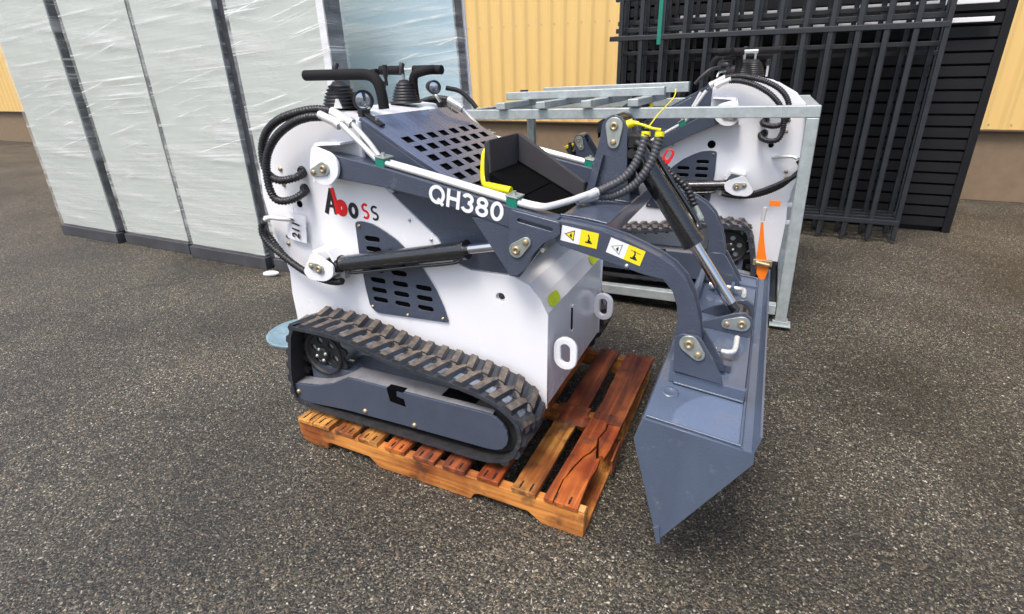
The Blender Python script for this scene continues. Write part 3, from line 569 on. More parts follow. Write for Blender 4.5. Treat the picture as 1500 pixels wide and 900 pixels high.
    # -------- bucket
    if bucket:
        Ap, Ep, Dp, Cp, Bp = (.163, .551), (.433, .525), (.437, .495), (.229, .148), (.142, .481)
        bk = A().prism([Ap, (.157, .541), (.405, .517), (.405, .527)], -.046, 1.176).build('bucket_back', BUCK_SHEEN, root, .001)
        A().prism([(.405, .527), (.405, .517), (.432, .515), (.434, .520), (.446, .575), (.440, .578), (.428, .528)], -.054, 1.184).build('bucket_lip', BUCKET, root, .001)
        A().prism([(.163, .551), (.142, .481), (.150, .479), (.168, .541)], -.046, 1.176).build('bucket_heel', BUCKET, root, .001)
        A().prism([(.142, .481), (.229, .148), (.236, .151), (.150, .481)], -.046, 1.176).build('bucket_floor', BUCKET, root, .001)
        A().prism([(.217, .20), (.229, .146), (.240, .150), (.232, .21)], -.062, 1.192).build('cutting_edge', BUCKET, root, .001)
        for y0, y1 in ((-.056, -.047), (1.177, 1.186)):
            plate('bucket_side', [Ap, Ep, Dp, Cp, Bp], [], y0, y1, BUCKET, root, BA, .001)
        for yy in (-.044, 1.174):
            A().tube([(.168, yy, .554), (.28, yy, .543), (.402, yy, .531)], .0035, 8, .0025, .18, .006).build('weld_bead', BUCKET, root)
        A().tube([(.402, -.04, .5305), (.402, .5, .5305), (.402, 1.17, .5305)], .004, 8, .003, .18, .007).build('weld_bead', BUCKET, root)
        A().tube([(.206, .148, .5525), (.30, .148, .5435), (.396, .148, .5345)], .0035, 8, .0025, .2, .006).build('weld_bead', BUCKET, root)
        A().lathe((.205, .10, .5475), (.096, 0, 1), [(.0, .026), (.003, .024), (.0035, .017), (.001, .014), (.001, 0)], 24).build('plug_ring', BUCKET, root)
        # mounting frame
        zf = lambda x: .553 - (x - .163) * .0963
        A().prism([(.205, zf(.205)), (.395, zf(.395)), (.397, zf(.395) + .030), (.203, zf(.205) + .030)], .165, .965).build('mounting_plate', BUCKET, root, .002)
        for y0, y1 in ((.150, .1645), (.9655, .980)): A().prism([(.203, zf(.2)), (.398, zf(.398)), (.400, zf(.4) + .040), (.200, zf(.2) + .034)], y0, y1).build('mounting_rail', BUCKET, root, .002)
        A().prism([(.190, zf(.2)), (.2025, zf(.2)), (.2025, zf(.2) + .075), (.192, zf(.2) + .070)], .155, .975).build('mounting_hook', BUCKET, root, .001)
        BB = [(.197, .701), (.218, .714), (.258, .714), (.272, .700), (.330, .607), (.338, .580), (.204, .594)]
        for y0, y1 in ((.1415, .153), (.2145, .226), (my(.153), my(.1415)), (my(.226), my(.2145))): plate('arm_bracket', BB, [], y0, y1, GREY, root, BA, .001)
        retainer((.238, .689), (.265, .661), .1415, -1, BA, .026, .018); retainer((.238, .689), (.265, .661), my(.1415), 1, BA, .026, .018)
        CB = [(.225, .578), (.39, .562), (.399, .60), (.392, .632), (.368, .648), (.340, .642), (.262, .604)]
        for y0, y1 in ((.5005, .513), (my(.513), my(.5005))): plate('cylinder_bracket', CB, [], y0, y1, GREY, root, BA, .001)
        retainer((.364, .610), (.318, .602), .5005, -1, BA, .026, .017)
        for sgn, yb, yt in ((1, .30, .42), (-1, .84, .72)):
            o = A().tube([(.225, yb, .604), (.30, yb + .002, .600), (.335, yb, .600), (.352, yb + .01 * sgn, .602), (.356, yb + .04 * sgn, .606), (.356, yb + .09 * sgn, .61)], .0085, 10).build('locking_pin', STEEL, root)
            A().box((.305, yb - .03, .566), (.318, yb + .03, .615)).box((.25, yb - .03, .568), (.262, yb + .03, .618)).build('pin_guide', BUCKET, o, .001)
            A().cyl((.235, yb, .603), (.268, yb, .601), .015, 14).build('pin_sleeve', WHS, o)
        A().box((.318, .235, .566), (.352, .262, .592)).build('stop_block', GREY, root, .002)
    # -------- top: handles, bellows, lamps
    def handle(y, pts, nm='hand_grip'):
        M().tube(pts, .0185, 16, .01).build(nm, FOAM, root)
    yb = .33
    handle(yb, [(-1.213, yb, 1.400), (-1.10, yb, 1.400), (-.985, yb, 1.400), (-.925, yb, 1.397), (-.893, yb, 1.380), (-.878, yb, 1.345), (-.872, yb, 1.286)])
    yb = .80
    handle(yb, [(-1.00, .83, 1.414), (-.965, .80, 1.414), (-.985, .765, 1.410), (-1.030, .755, 1.395), (-1.042, .755, 1.36), (-1.040, .758, 1.286)])
    handle(yb, [(-.925, .80, 1.412), (-.97, .80, 1.413), (-1.06, .79, 1.414)]); handle(yb, [(-1.235, .79, 1.416), (-1.18, .79, 1.415), (-1.13, .79, 1.414)])
    M().cyl((-1.13, .79, 1.414), (-1.05, .79, 1.414), .010, 10).build('cross_bar', ZINC, root)
    for (x, y, r, hgt) in ((-1.125, .40, .068, .082), (-1.065, .72, .058, .080)):
        prof = []; n_ = 7
        for k in range(n_):
            t = k / n_; rr = r * (1 - .50 * t ** 1.6); prof += [(hgt * t, rr * .90), (hgt * (t + .35 / n_), rr), (hgt * (t + .7 / n_), rr * .97)]
        prof += [(hgt, r * .45), (hgt + .012, r * .30), (hgt + .014, 0)]
        M().lathe((x, y, 1.284), (0, 0, 1), prof, 28).build('bellows', BLACK, root)
        M().lathe((x, y, 1.2845), (0, 0, 1), [(0, r * 1.15), (.006, r * 1.15), (.007, r)], 24).build('bellows_ring', BLACK, root)
        st = M().cyl((x, y, 1.37), (x, y, 1.415), .007, 10).build('joystick_stem', ZINC, root)
        g_ = M(); g_.tube([(x, y - .01, 1.40), (x, y - .008, 1.425), (x + .0, y, 1.438)], .011, 10); g_.build('joystick_knob', BLACK, root)
    M().tube([(-1.06, .46, 1.40), (-.99, .46, 1.405)], .014, 12).build('lever_grip', FOAM, root)
    M().cyl((-.945, .45, 1.36), (-.945, .45, 1.425), .006, 8).cyl((-.945, .45, 1.39), (-.945, .45, 1.43), .009, 10).build('lever', BLACK, root)
    M().cyl((-1.19, .735, 1.286), (-1.19, .735, 1.345), .006, 8).build('lever_stem', STEEL, root)
    M().lathe((-1.19, .735, 1.34), (0, 0, 1), [(0, .006), (.004, .013), (.014, .015), (.024, .010), (.030, .012), (.034, .006), (.034, 0)], 12).build('lever_knob', BLACK, root)
    for (c, rr) in (((-1.0, .375, 1.312), .035), ((-.955, .775, 1.345), .027)):
        c = Vector(c); dv = Vector((.78, -.60, -.05)).normalized()
        o = M().lathe(c - dv * .055, dv, [(0, 0), (0, rr * .5), (.012, rr * .8), (.040, rr), (.055, rr), (.060, rr * 1.06), (.066, rr * 1.06), (.066, rr * .86), (.058, rr * .80)], 24).build('work_lamp', BLACK, root)
        M().lathe(c - dv * .055, dv, [(.0585, rr * .82), (.061, rr * .5), (.062, 0)], 24).build('lamp_lens', GLASS, o)
        M().tube([c - dv * .03 + Vector((0, 0, -rr)), c + dv * .005 + Vector((.006, 0, -rr - .006)), Vector((c.x + .02, c.y + .01, 1.287))], .006, 8).build('lamp_stem', ZINC, o)
    M().prism([(-1.09, 1.288), (-1.075, 1.32), (-1.065, 1.32), (-1.05, 1.288)], .318, .322).build('lamp_bracket', STEEL, root)
    M().tube([(-.95, .86, 1.34), (-.90, .89, 1.325), (-.86, .905, 1.29), (-.83, .91, 1.255)], .010, 10).build('hose', HOSE, root)
    M().prism([(-1.14, 1.2), (-.935, 1.2), (-.935, 1.2530), (-1.04, 1.2745), (-1.14, 1.2835)], .253, my(.253)).build('top_deck', WHITE, root, .002)
    # -------- open engine shroud in front of the hood
    X1_, X2_ = -.487, -.225
    fl = lambda x: 1.083 - (x - X1_) * .51; tp = lambda x: 1.190 - (x - X1_) * .64
    mb = M(); y2 = .60
    mb.prism([(X1_, fl(X1_)), (X2_, fl(X2_)), (X2_, tp(X2_)), (X1_, tp(X1_))], y2, y2 + .022)
    mb.prism([(X1_ - .022, fl(X1_) - .02), (X1_, fl(X1_) - .02), (X1_, tp(X1_)), (X1_ - .022, tp(X1_) - .01)], .375, y2 + .022)
    mb.build('engine_shroud', SHELL, root, .005, 3)
    mb = M(); mb.prism([(X1_ + .0005, fl(X1_) - .002), (X2_, fl(X2_) - .002), (X2_, fl(X2_) - .03), (X1_ + .0005, fl(X1_) - .03)], .365, y2 - .0005)
    mb.prism([(X1_, fl(X1_) - .002), (X2_, fl(X2_) - .002), (X2_, fl(X2_) + .006), (X1_, fl(X1_) + .006)], y2 - .006, y2 - .001)
    for t in (.5,): mb.prism([(X1_ + (X2_ - X1_) * t, fl(X1_ + (X2_ - X1_) * t) - .004), (X1_ + (X2_ - X1_) * t + .003, fl(X1_ + (X2_ - X1_) * t) - .004), (X1_ + (X2_ - X1_) * t + .003, fl(X1_ + (X2_ - X1_) * t) + .001), (X1_ + (X2_ - X1_) * t, fl(X1_ + (X2_ - X1_) * t) + .0003)], .366, y2 - .01)
    mb.build('shroud_lining', LINING, root)
    M().box((-.62, .262, .93), (-.34, my(.262), .945)).build('engine_deck', VOID, root)
    M().tube([(-.518, .435, 1.152), (-.528, .42, 1.134), (-.532, .412, 1.08), (-.528, .405, 1.052), (-.512, .385, 1.036), (-.47, .360, 1.034), (-.40, .350, 1.028)], .0145, 10).build('yellow_band', YEL, root)
    M().tube([(-.500, .388, 1.170), (-.502, .382, 1.08), (-.498, .385, 1.02)], .012, 8).build('shroud_seal', BLACK, root)
    # -------- hoses at the rear
    for s, Y in ((-1, lambda y: y), (1, my)):
        M().tube([(-1.213, Y(.247), 1.068), (-1.200, Y(.225), 1.062), (-1.205, Y(.19), 1.052), (-1.26, Y(.165), 1.045), (-1.306, Y(.16), 1.075), (-1.308, Y(.16), 1.15), (-1.268, Y(.16), 1.215), (-1.195, Y(.162), 1.260), (-1.105, Y(.175), 1.285), (-1.04, Y(.19), 1.292), (-.985, Y(.197), 1.286)], .0135, 14, .003, .13, .011).build('hose', HOSE, root)
        M().tube([(-1.215, Y(.247), 1.002), (-1.197, Y(.215), .995), (-1.205, Y(.18), .980), (-1.245, Y(.155), .970), (-1.285, Y(.15), .985), (-1.298, Y(.15), 1.05), (-1.275, Y(.15), 1.135), (-1.215, Y(.152), 1.202), (-1.135, Y(.157), 1.248), (-1.065, Y(.163), 1.268), (-1.005, Y(.170), 1.271)], .0135, 14, .003, .13, .011, phase=1).build('hose', HOSE, root)
        M().cyl((-1.015, Y(.168), 1.278), (-.945, Y(.178), 1.248), .0145, 14).cyl((-.955, Y(.178), 1.252), (-.94, Y(.178), 1.243), .018, 6).build('fitting', STEEL, root)
        M().cyl((-.985, Y(.195), 1.288), (-.915, Y(.203), 1.252), .0145, 14).cyl((-.925, Y(.203), 1.256), (-.91, Y(.203), 1.247), .018, 6).build('fitting', STEEL, root)
        for (x, z) in ((-1.213, 1.068), (-1.215, 1.002)):
            M().lathe((x, Y(.2405), z), (0, s, 0), [(0, .020), (.006, .020), (.012, .015)], 16).build('grommet', BLACK, root)
        M().cyl((-1.258, Y(.2415), .94), (-1.258, Y(.2385), .94), .0135, 16).build('port_hole', VOID, root)
        for k in range(2):
            e = .024 * k
            M().tube([(-1.395 - e, Y(.175 + e), .872), (-1.412 - e, Y(.172 + e), .845), (-1.402, Y(.17 + e), .80), (-1.335, Y(.168 + e), .752 - e), (-1.24, Y(.168 + e), .702 - e), (-1.15, Y(.17 + e), .672 - e * .6), (-1.08, Y(.178), .664), (-1.04, Y(.18), .672)], .0125, 14, .003, .12, .011).build('hose', HOSE, root)
            M().tube([(-1.39 - e, Y(.176 + e), .880), (-1.365, Y(.185), .889), (-1.32, Y(.20), .884), (-1.275, Y(.235), .876)], .0085, 10).build('fitting', STEEL, root)
    # -------- tracks
    path = [(-1.185, .515), (-1.01, .516), (-.859, .490), (-.708, .461), (-.504, .441), (-.36, .415), (-.290, .385), (-.248, .345), (-.236, .295), (-.250, .245), (-.285, .190), (-.36, .162), (-.45, .1565), (-.80, .1565), (-1.10, .1565), (-1.215, .165), (-1.252, .195), (-1.250, .30), (-1.225, .42), (-1.205, .485)]
    def track(s, Y):
        P = spline([(x, 0, z) for x, z in path] + [(path[0][0], 0, path[0][1])], .01)[:-1]; N = len(P)
        Tn = [(P[(i + 1) % N] - P[i - 1]).normalized() for i in range(N)]; Nn = [Vector((-t.z, 0, t.x)) for t in Tn]      # travelling forward along the top: normal is up
        th = .010; mb = M(); y0, y1 = .032, .216; vs = []
        for i in range(N):
            w_ = random.uniform(-.0012, .0012); o_, i_ = P[i] + Nn[i] * (.004 + w_), P[i] - Nn[i] * th
            y0 = .032 + random.uniform(0, .0015)
            vs += [(o_.x, Y(y0), o_.z), (o_.x, Y(y1), o_.z), (i_.x, Y(y1), i_.z), (i_.x, Y(y0), i_.z)]
        fs = []
        for i in range(N):
            j = (i + 1) % N
            for a_, b_ in ((0, 1), (3, 0), (1, 2)): fs.append((i * 4 + a_, i * 4 + b_, j * 4 + b_, j * 4 + a_))
        mb.add(vs, fs, 0, False); mb.add(vs, [(i * 4 + 2, i * 4 + 3, ((i + 1) % N) * 4 + 3, ((i + 1) % N) * 4 + 2) for i in range(N)], 3, False)
        cum = [0]
        for i in range(N): cum.append(cum[-1] + (P[(i + 1) % N] - P[i]).length)
        tot = cum[-1]; nl = 40; stp = tot / nl
        def at_(d):
            d %= tot; i = 0
            while cum[i + 1] < d: i += 1
            t = (d - cum[i]) / max(1e-6, cum[i + 1] - cum[i]); j = (i + 1) % N
            return P[i].lerp(P[j], t), Tn[i].lerp(Tn[j], t).normalized(), Nn[i].lerp(Nn[j], t).normalized()
        def lug(d, ya, yb, slant, wb, wt, h):
            vs = []
            for (yy, dd) in ((ya, -slant), (yb, slant)):
                c, t_, n_ = at_(d + dd)
                for ww, hh in ((-wb / 2, .003), (-wt / 2, h), (wt / 2, h), (wb / 2, .003)):
                    q = c + t_ * ww + n_ * hh; vs.append((q.x, Y(yy), q.z))
            mb.add(vs, [(1, 2, 6, 5)], 1); mb.add(vs, [(0, 1, 5, 4), (2, 3, 7, 6), (0, 3, 2, 1), (4, 5, 6, 7)], 0)
        for k in range(nl):
            d = k * stp
            h_ = .010 if at_(d)[0].z < .17 else .019
            lug(d, .037, .116, .010, .046, .024, h_); lug(d + stp / 2, .130, .208, -.010, .046, .024, h_)
            lug(d + stp * .22, .104, .146, .020, .034, .020, h_ * .8); lug(d + stp * .72, .112, .140, -.014, .030, .018, h_ * .7)
            c, t_, n_ = at_(d + stp * .5)      # metal core showing in the pockets
            vs = []
            for yy in (.062, .100):
                for ww in (-.012, .012): q = c + t_ * ww + n_ * .0055; vs.append((q.x, Y(yy), q.z))
            mb.add(vs, [(0, 1, 3, 2)], 2)
            c, t_, n_ = at_(d)                 # inner drive blocks
            for ya in (.098, .136):
                vs = []
                for yy in (ya, ya + .018):
                    for ww, hh in ((-.014, -th), (-.008, -th - .024), (.008, -th - .024), (.014, -th)): q = c + t_ * ww + n_ * hh; vs.append((q.x, Y(yy), q.z))
                mb.add(vs, [(0, 1, 2, 3), (7, 6, 5, 4), (1, 5, 6, 2), (0, 4, 5, 1), (2, 6, 7, 3)], 3)
        mb.build('rubber_track', [RUBBER, MUDDY, STEELW, RUBDK], root)
        # frame
        F = [(-1.252, .245), (-1.235, .176), (-1.18, .170), (-1.0, .188), (-.75, .197), (-.365, .205), (-.335, .209), (-.308, .222), (-.292, .243), (-.286, .270), (-.290, .298), (-.304, .322), (-.328, .342), (-.355, .350), (-.96, .342), (-1.04, .295), (-1.12, .266)]
        slot = [(-.752, .3415), (-.752, .30), (-.700, .293), (-.706, .325), (-.728, .326), (-.728, .3415)]
        o = M().prism(F, Y(.044), Y(.054)).build('track_frame', GREY, root, .002)
        M().prism([(-.772, .3435), (-.764, .292), (-.696, .286), (-.700, .316), (-.732, .320), (-.730, .3435)], Y(.0425), Y(.0437)).build('frame_slot', VOID, o)
        M().prism([(-.96, .3425), (-.355, .3505), (-.345, .3465), (-.355, .344), (-.96, .336)], Y(.0545), Y(.128)).build('frame_top', DUSTY, o, .001)
        M().prism([(-.772, .3462), (-.700, .3476), (-.700, .3450), (-.772, .3440)], Y(.0425), Y(.070)).build('frame_slot', VOID, o)
        M().prism([(-.96, .3425), (-.96, .336), (-1.04, .289), (-1.12, .260), (-1.252, .239), (-1.252, .246), (-1.12, .268), (-1.04, .297)], Y(.0545), Y(.105)).build('frame_flange', DUSTY, o, .001)
        for x, z in ((-1.232, .213), (-.892, .212), (-.666, .214)): bolt(o, BRASS, x, Y(.044), z, s, .008)
        M().box((-.30, Y(.10), .2), (-1.2, Y(.165), .33)).build('frame_beam', GREY, root, .003)
        M().box((-1.05, Y(.165), .22), (-.5, Y(.24), .32)).build('axle_beam', GREY, root, .003)
        M().prism([(-.56, .3495), (-.35, .3532), (-.342, .3495), (-.35, .3445), (-.56, .342)], Y(.078), Y(.1285)).build('frame_opening', VOID, o)  # near-black piece on the cover stands in for the unlit gap
        # sprocket
        c = (-1.115, Y(.09), .385); sp = M()
        out = []
        for k in range(44):
            t = 2 * math.pi * k / 44; rr = .106 + .010 * (1 if (k % 4) in (1, 2) else -1); out.append((c[0] + rr * math.cos(t), c[2] + rr * math.sin(t)))
        hl = [circle(c[0] + .055 * math.cos(R(45 + 60 * k)), c[2] + .055 * math.sin(R(45 + 60 * k)), .015, 12) for k in range(6)]
        sp = plate('sprocket', out, hl, Y(.100), Y(.112), RUBDK, root, B0, .001)
        M().lathe((c[0], Y(.098), c[2]), (0, s, 0), [(-.004, .092), (.010, .092), (.010, .082), (-.004, .080)], 32).lathe((c[0], Y(.098), c[2]), (0, s, 0), [(-.01, .030), (.012, .030), (.014, .022), (.014, 0)], 16).build('sprocket_ring', RUBDK, sp)
        M().cyl((c[0], Y(.113), c[2]), (c[0], Y(.235), c[2]), .075, 24).build('drive_motor', GALV, sp)
        for k in range(4): bolt(sp, ZINC, c[0] + .024 * math.cos(R(20 + 90 * k)), Y(.098) + s * .012, c[2] + .024 * math.sin(R(20 + 90 * k)), s, .006)
        for (x, z, r_) in ((-.355, .278, .100), (-.62, .198, .026), (-.80, .198, .026), (-.98, .198, .026), (-1.19, .215, .032)):
            M().cyl((x, Y(.075), z), (x, Y(.098), z), r_, 24).cyl((x, Y(.150), z), (x, Y(.175), z), r_, 24).cyl((x, Y(.07), z), (x, Y(.18), z), r_ * .6, 16).build('track_roller', RUBDK, root)
    both(track)

main = thing('mini_loader', 'white and dark grey tracked mini loader standing on the wooden pallet, bucket tipped down', 'mini loader', L0, 0, 'tracked mini loaders')
make_loader(main)
rear = thing('mini_loader', 'white tracked mini loader facing left inside the galvanised crate behind', 'mini loader', (-.165, 2.42, .165), R(183), 'tracked mini loaders')
rear.scale = (1.03, 1.03, 1.03)
make_loader(rear, arm=R(20), bucket=False, main=False)

# ------------------------------------------------------------------ pallet
pal = thing('pallet', 'wet orange wooden pallet with a split end board under the white loader', 'pallet', (-.61, .5, 0))
PO = Matrix.Translation((.61, -.5, 0))
def stringer(y, y1):
    P = [(-1.215, .098), (-1.218, .05), (-1.205, .018), (-1.17, .004), (-1.078, .004), (-1.070, .036), (-1.055, .040), (-.865, .038), (-.845, .022), (-.82, .002), (-.42, .002), (-.405, .028), (-.385, .036), (-.20, .034), (-.175, .018), (-.15, 0), (-.006, 0), (-.002, .1), (-1.0, .1005)]
    me = MB(PO @ Matrix.Identity(4)).prism(P, y, y1)
    return me
for k, (a_, b_) in enumerate(((0, .038), (.49, .528), (.985, 1.023))):
    mb = stringer(a_, b_)
    # grain runs along the stringer: build along local Y, then turn
    vs = mb.v; mb.v = [(y, -x, z) for x, y, z in vs]
    o = mb.build('stringer', W_STR, pal, .003); o.rotation_euler = (0, 0, R(90))
boards = [(-1.213, -1.135, W_TAN), (-1.131, -1.050, W_TAN), (-1.020, -.930, W_TAN), (-.905, -.815, W_TAN), (-.780, -.690, W_ORG), (-.655, -.560, W_RED), (-.528, -.436, W_RED), (-.388, -.306, W_ORG)]
def board(x0, x1, m_, y0=-.004, y1=1.03, z=.1015, th=.018, jag=None, warp=0, name='deck_board', label=None):
    mb = MB(PO); n_ = 12; rr = random.Random(int((x0 + 9) * 1000)); L_, R_ = [], []
    for i in range(n_ + 1):
        y = y0 + (y1 - y0) * i / n_
        L_.append((x0 + rr.uniform(-.0015, .0015), y)); R_.append((x1 + rr.uniform(-.0015, .0015), y))
    vs = []; zf_ = lambda i: z + warp * math.sin(math.pi * i / n_) + rr.uniform(-.0004, .0004)
    for i in range(n_ + 1):
        zz = zf_(i); vs += [(*L_[i], zz), (*R_[i], zz), (*R_[i], zz + th), (*L_[i], zz + th)]
    fs = [(0, 1, 2, 3), tuple(4 * n_ + k for k in (3, 2, 1, 0))]
    for i in range(n_):
        for a_, b_ in ((0, 1), (1, 2), (2, 3), (3, 0)): fs.append((4 * i + b_, 4 * i + a_, 4 * i + 4 + a_, 4 * i + 4 + b_))
    mb.add(vs, fs); o = mb.build(name, m_, pal, .0025, label=label); return o
for x0, x1, m_ in boards: board(x0, x1, m_)
b8 = board(-.256, -.168, W_TAN, y1=.44, label='yellowish deck board in front of the track'); board(-.250, -.160, W_RED, y0=.4405, y1=1.03)
# gnarled knot where the bark edge shows
mb = MB(PO); rr = random.Random(3); vs = []; nu, nv = 16, 9
for j in range(nv):
    for i in range(nu):
        u, v_ = i / (nu - 1), j / (nv - 1); x = -.262 + .125 * v_ + .012 * math.sin(6 * u); y = .39 + .13 * u
        h = max(0, math.sin(math.pi * u) * math.sin(math.pi * v_)) ** .6 * (.012 + .008 * noise.noise(Vector((x * 45, y * 45, 1))))
        vs.append((x, y, .1195 + h + .0))
mb.add(vs, [(j * nu + i, (j + 1) * nu + i, (j + 1) * nu + i + 1, j * nu + i + 1) for j in range(nv - 1) for i in range(nu - 1)], 0, True)
mb.build('bark_knot', W_RED, pal)
# split end board: outlines in plan view
def slab(poly, z0, z1, m_, label=None, tilt=None):
    o = MB(PO).prism(poly, z0, z1, 0, 'z').build('deck_board', m_, pal, .002, label=label)
    return o
slab([(-.125, .475), (-.118, .60), (-.122, .8), (-.122, 1.03), (.008, 1.03), (.002, .8), (.000, .62), (-.004, .452), (-.022, .448), (-.050, .456), (-.058, .452), (-.075, .47), (-.1, .462)], .1015, .1195, W_RED)
slab([(-.141, -.004), (-.137, .1), (-.131, .25), (-.128, .40), (-.125, .474), (-.10, .460), (-.075, .468), (-.058, .450), (-.052, .41), (-.060, .385), (-.066, .35), (-.058, .31), (-.070, .265), (-.085, .235), (-.096, .19), (-.104, .15), (-.108, .11), (-.112, .1), (-.108, -.004)], .1015, .1205, W_ORG, 'long sliver of the split end board')
slab([(-.105, -.004), (-.109, .10), (-.100, .15), (-.092, .19), (-.081, .235), (-.066, .262), (-.054, .30), (-.050, .275), (-.040, .245), (-.026, .25), (-.022, .20), (-.030, .13), (-.028, .06), (-.024, -.004)], .1005, .1175, W_ORG, 'short orange piece of the split end board')
slab([(-.050, .31), (-.060, .35), (-.054, .385), (-.047, .41), (-.052, .446), (-.020, .444), (-.004, .448), (-.003, .40), (-.006, .30), (-.012, .25), (-.022, .262), (-.034, .258)], .1035, .1225, W_ORG, 'loose orange offcut of the split end board')
# nails
mb = MB(PO)
for x0, x1, _ in boards + [(-.256, -.168, 0), (-.141, -.024, 0)]:
    for t in (.3, .72):
        for y in (.016, .506, 1.0):
            if y < .1: q_ = x0 + (x1 - x0) * t; mb.box((q_ - .0028, y - .012, .1192), (q_ + .0028, y + .026 + .01 * math.sin(x0 * 50), .1202))
            mb.cyl((x0 + (x1 - x0) * t, y, .1185), (x0 + (x1 - x0) * t, y, .1205 + .0015), .0038, 8)
struct(mb.build('nails', BLACK, pal), 'stuff')
MB(PO).box((-.10, .039, .002), (-.004, .4895, .020)).box((-.10, .5285, .002), (-.004, .984, .020)).build('bottom_board', W_STR, pal, .002)
MB(PO).box((-1.21, .039, .002), (-1.10, .4895, .020)).box((-1.21, .5285, .002), (-1.10, .984, .020)).build('bottom_board', W_STR, pal, .002)
# torn pale ends
MB(PO).box((-.038, .002, .1012), (-.004, .030, .108)).build('torn_end', W_RAW, pal, .002)
mb = MB(PO); mb.box((.004, .28, .030), (.012, .40, .095)); mb.build('splinter', W_RED, pal, .003)

# ------------------------------------------------------------------ galvanised crate round the rear loader
crate = thing('steel_crate', 'open crate frame of galvanised square tube around the rear loader', 'crate', (-.42, 2.40, 0)); crate.rotation_euler = (0, R(-1.15), 0)
CO = Matrix.Translation((.42, -2.40, .02))
CX0, CX1, CY0, CY1, CZ = -1.44, .565, 1.865, 2.965, 1.150
def ctube(a_, b_, nm, s=.06):
    a_, b_ = Vector(a_), Vector(b_); h = s / 2; lo = Vector([min(a_[i], b_[i]) for i in range(3)]); hi = Vector([max(a_[i], b_[i]) for i in range(3)])
    ax = max(range(3), key=lambda i: hi[i] - lo[i]); e = Vector((h, h, h)); e[ax] = 0
    return MB(CO).box(lo - e, hi + e).build(nm, GALV, crate, .004)
for y in (CY0, CY1):
    ctube((CX0 - .03, y, CZ), (CX1 + .03, y, CZ), 'top_rail', .058)
    ctube((CX0 + .032, y, .075), (CX1 - .032, y, .075), 'bottom_rail', .058)
    for x in (CX0, CX1): ctube((x, y, .012), (x, y, CZ - .0295), 'post', .058)
for x in (CX0, CX1):
    ctube((x, CY0 + .03, CZ - .001), (x, CY1 - .03, CZ - .001), 'end_rail', .056); ctube((x, CY0 + .03, .0755), (x, CY1 - .03, .0755), 'end_rail', .056)
for x in (-1.25, -.95, -.65, -.35, -.05, .25): ctube((x, CY0 + .030, .072), (x, CY1 - .030, .072), 'cross_rail', .05)
for x in (CX0, CX1):
    for y in (CY0, CY1): MB(CO).box((x - .055, y - .045, -.018), (x + .055, y + .045, -.010)).box((x - .04, y - .032, -.010), (x + .04, y + .032, .0115)).build('foot_plate', GALV, crate, .002)
MB(CO).box((CX0 + .04, CY0 + .04, .098), (CX1 - .04, CY1 - .04, .108)).build('floor_sheet', BLKST, crate, .001)
# ladder-like spare frame lying on the crate
fr = thing('spare_frame', 'galvanised tube frame laid flat across the top of the crate', 'steel frame', (-.7, 2.4, 1.186)); fr.rotation_euler = (0, R(-1.6), 0)
FO = Matrix.Translation((.7, -2.4, -1.2))
def ftube(a_, b_, nm): return MB(FO).box(a_, b_).build(nm, GALV, fr, .004)
for x in (-1.16, -.895, -.615, -.345): ftube((x - .030, 1.80, 1.213), (x + .030, 2.80, 1.253), 'short_tube')
ftube((-1.30, 2.17, 1.2535), (-.245, 2.235, 1.303), 'long_tube'); ftube((-1.21, 2.62, 1.2535), (-.17, 2.69, 1.318), 'long_tube')
MB(FO).box((-1.20, 2.19, 1.304), (-1.15, 2.21, 1.315)).build('bracket', BLKST, fr, .001)

# ------------------------------------------------------------------ wrapped panel packs
FILM = bpy.data.materials.new('stretch_film'); FILM.use_nodes = True
n, l = FILM.node_tree.nodes, FILM.node_tree.links; p = n['Principled BSDF']; out = n['Material Output']
p.inputs['Base Color'].default_value = (.80, .82, .80, 1); p.inputs['Roughness'].default_value = .16; p.inputs['Coat Weight'].default_value = .6
tc = n.new('ShaderNodeTexCoord'); oi = n.new('ShaderNodeObjectInfo'); ov = n.new('ShaderNodeVectorMath'); ov.operation = 'ADD'; l.new(tc.outputs['Object'], ov.inputs[0]); l.new(oi.outputs['Random'], ov.inputs[1])
def streaks(ang, zs, det, lo, hi, mask_scale, mlo, mhi):
    mp = n.new('ShaderNodeMapping'); mp.vector_type = 'TEXTURE'; mp.inputs['Rotation'].default_value = (0, R(ang), 0); mp.inputs['Scale'].default_value = (2.2, 2.2, 1 / zs); l.new(ov.outputs[0], mp.inputs[0])
    a = n.new('ShaderNodeTexNoise'); a.inputs['Scale'].default_value = 1.0; a.inputs['Detail'].default_value = det; a.inputs['Roughness'].default_value = .6; l.new(mp.outputs[0], a.inputs['Vector'])
    b = n.new('ShaderNodeMapRange'); b.inputs[1].default_value = lo; b.inputs[2].default_value = hi; l.new(a.outputs[0], b.inputs[0])
    c = n.new('ShaderNodeTexNoise'); c.inputs['Scale'].default_value = mask_scale; c.inputs['Detail'].default_value = 3; l.new(ov.outputs[0], c.inputs['Vector'])
    d = n.new('ShaderNodeMapRange'); d.inputs[1].default_value = mlo; d.inputs[2].default_value = mhi; l.new(c.outputs[0], d.inputs[0])
    e = n.new('ShaderNodeMath'); e.operation = 'MULTIPLY'; l.new(b.outputs[0], e.inputs[0]); l.new(d.outputs[0], e.inputs[1]); return a, e
ns, s1 = streaks(-3, 34, 5, .54, .66, 1.7, .40, .60)
_, s2 = streaks(-13, 60, 3, .60, .68, 2.3, .42, .55)
_, s3 = streaks(5, 8, 6, .42, .66, 1.1, .32, .55)
m1 = n.new('ShaderNodeMath'); m1.operation = 'MAXIMUM'; l.new(s1.outputs[0], m1.inputs[0]); l.new(s2.outputs[0], m1.inputs[1])
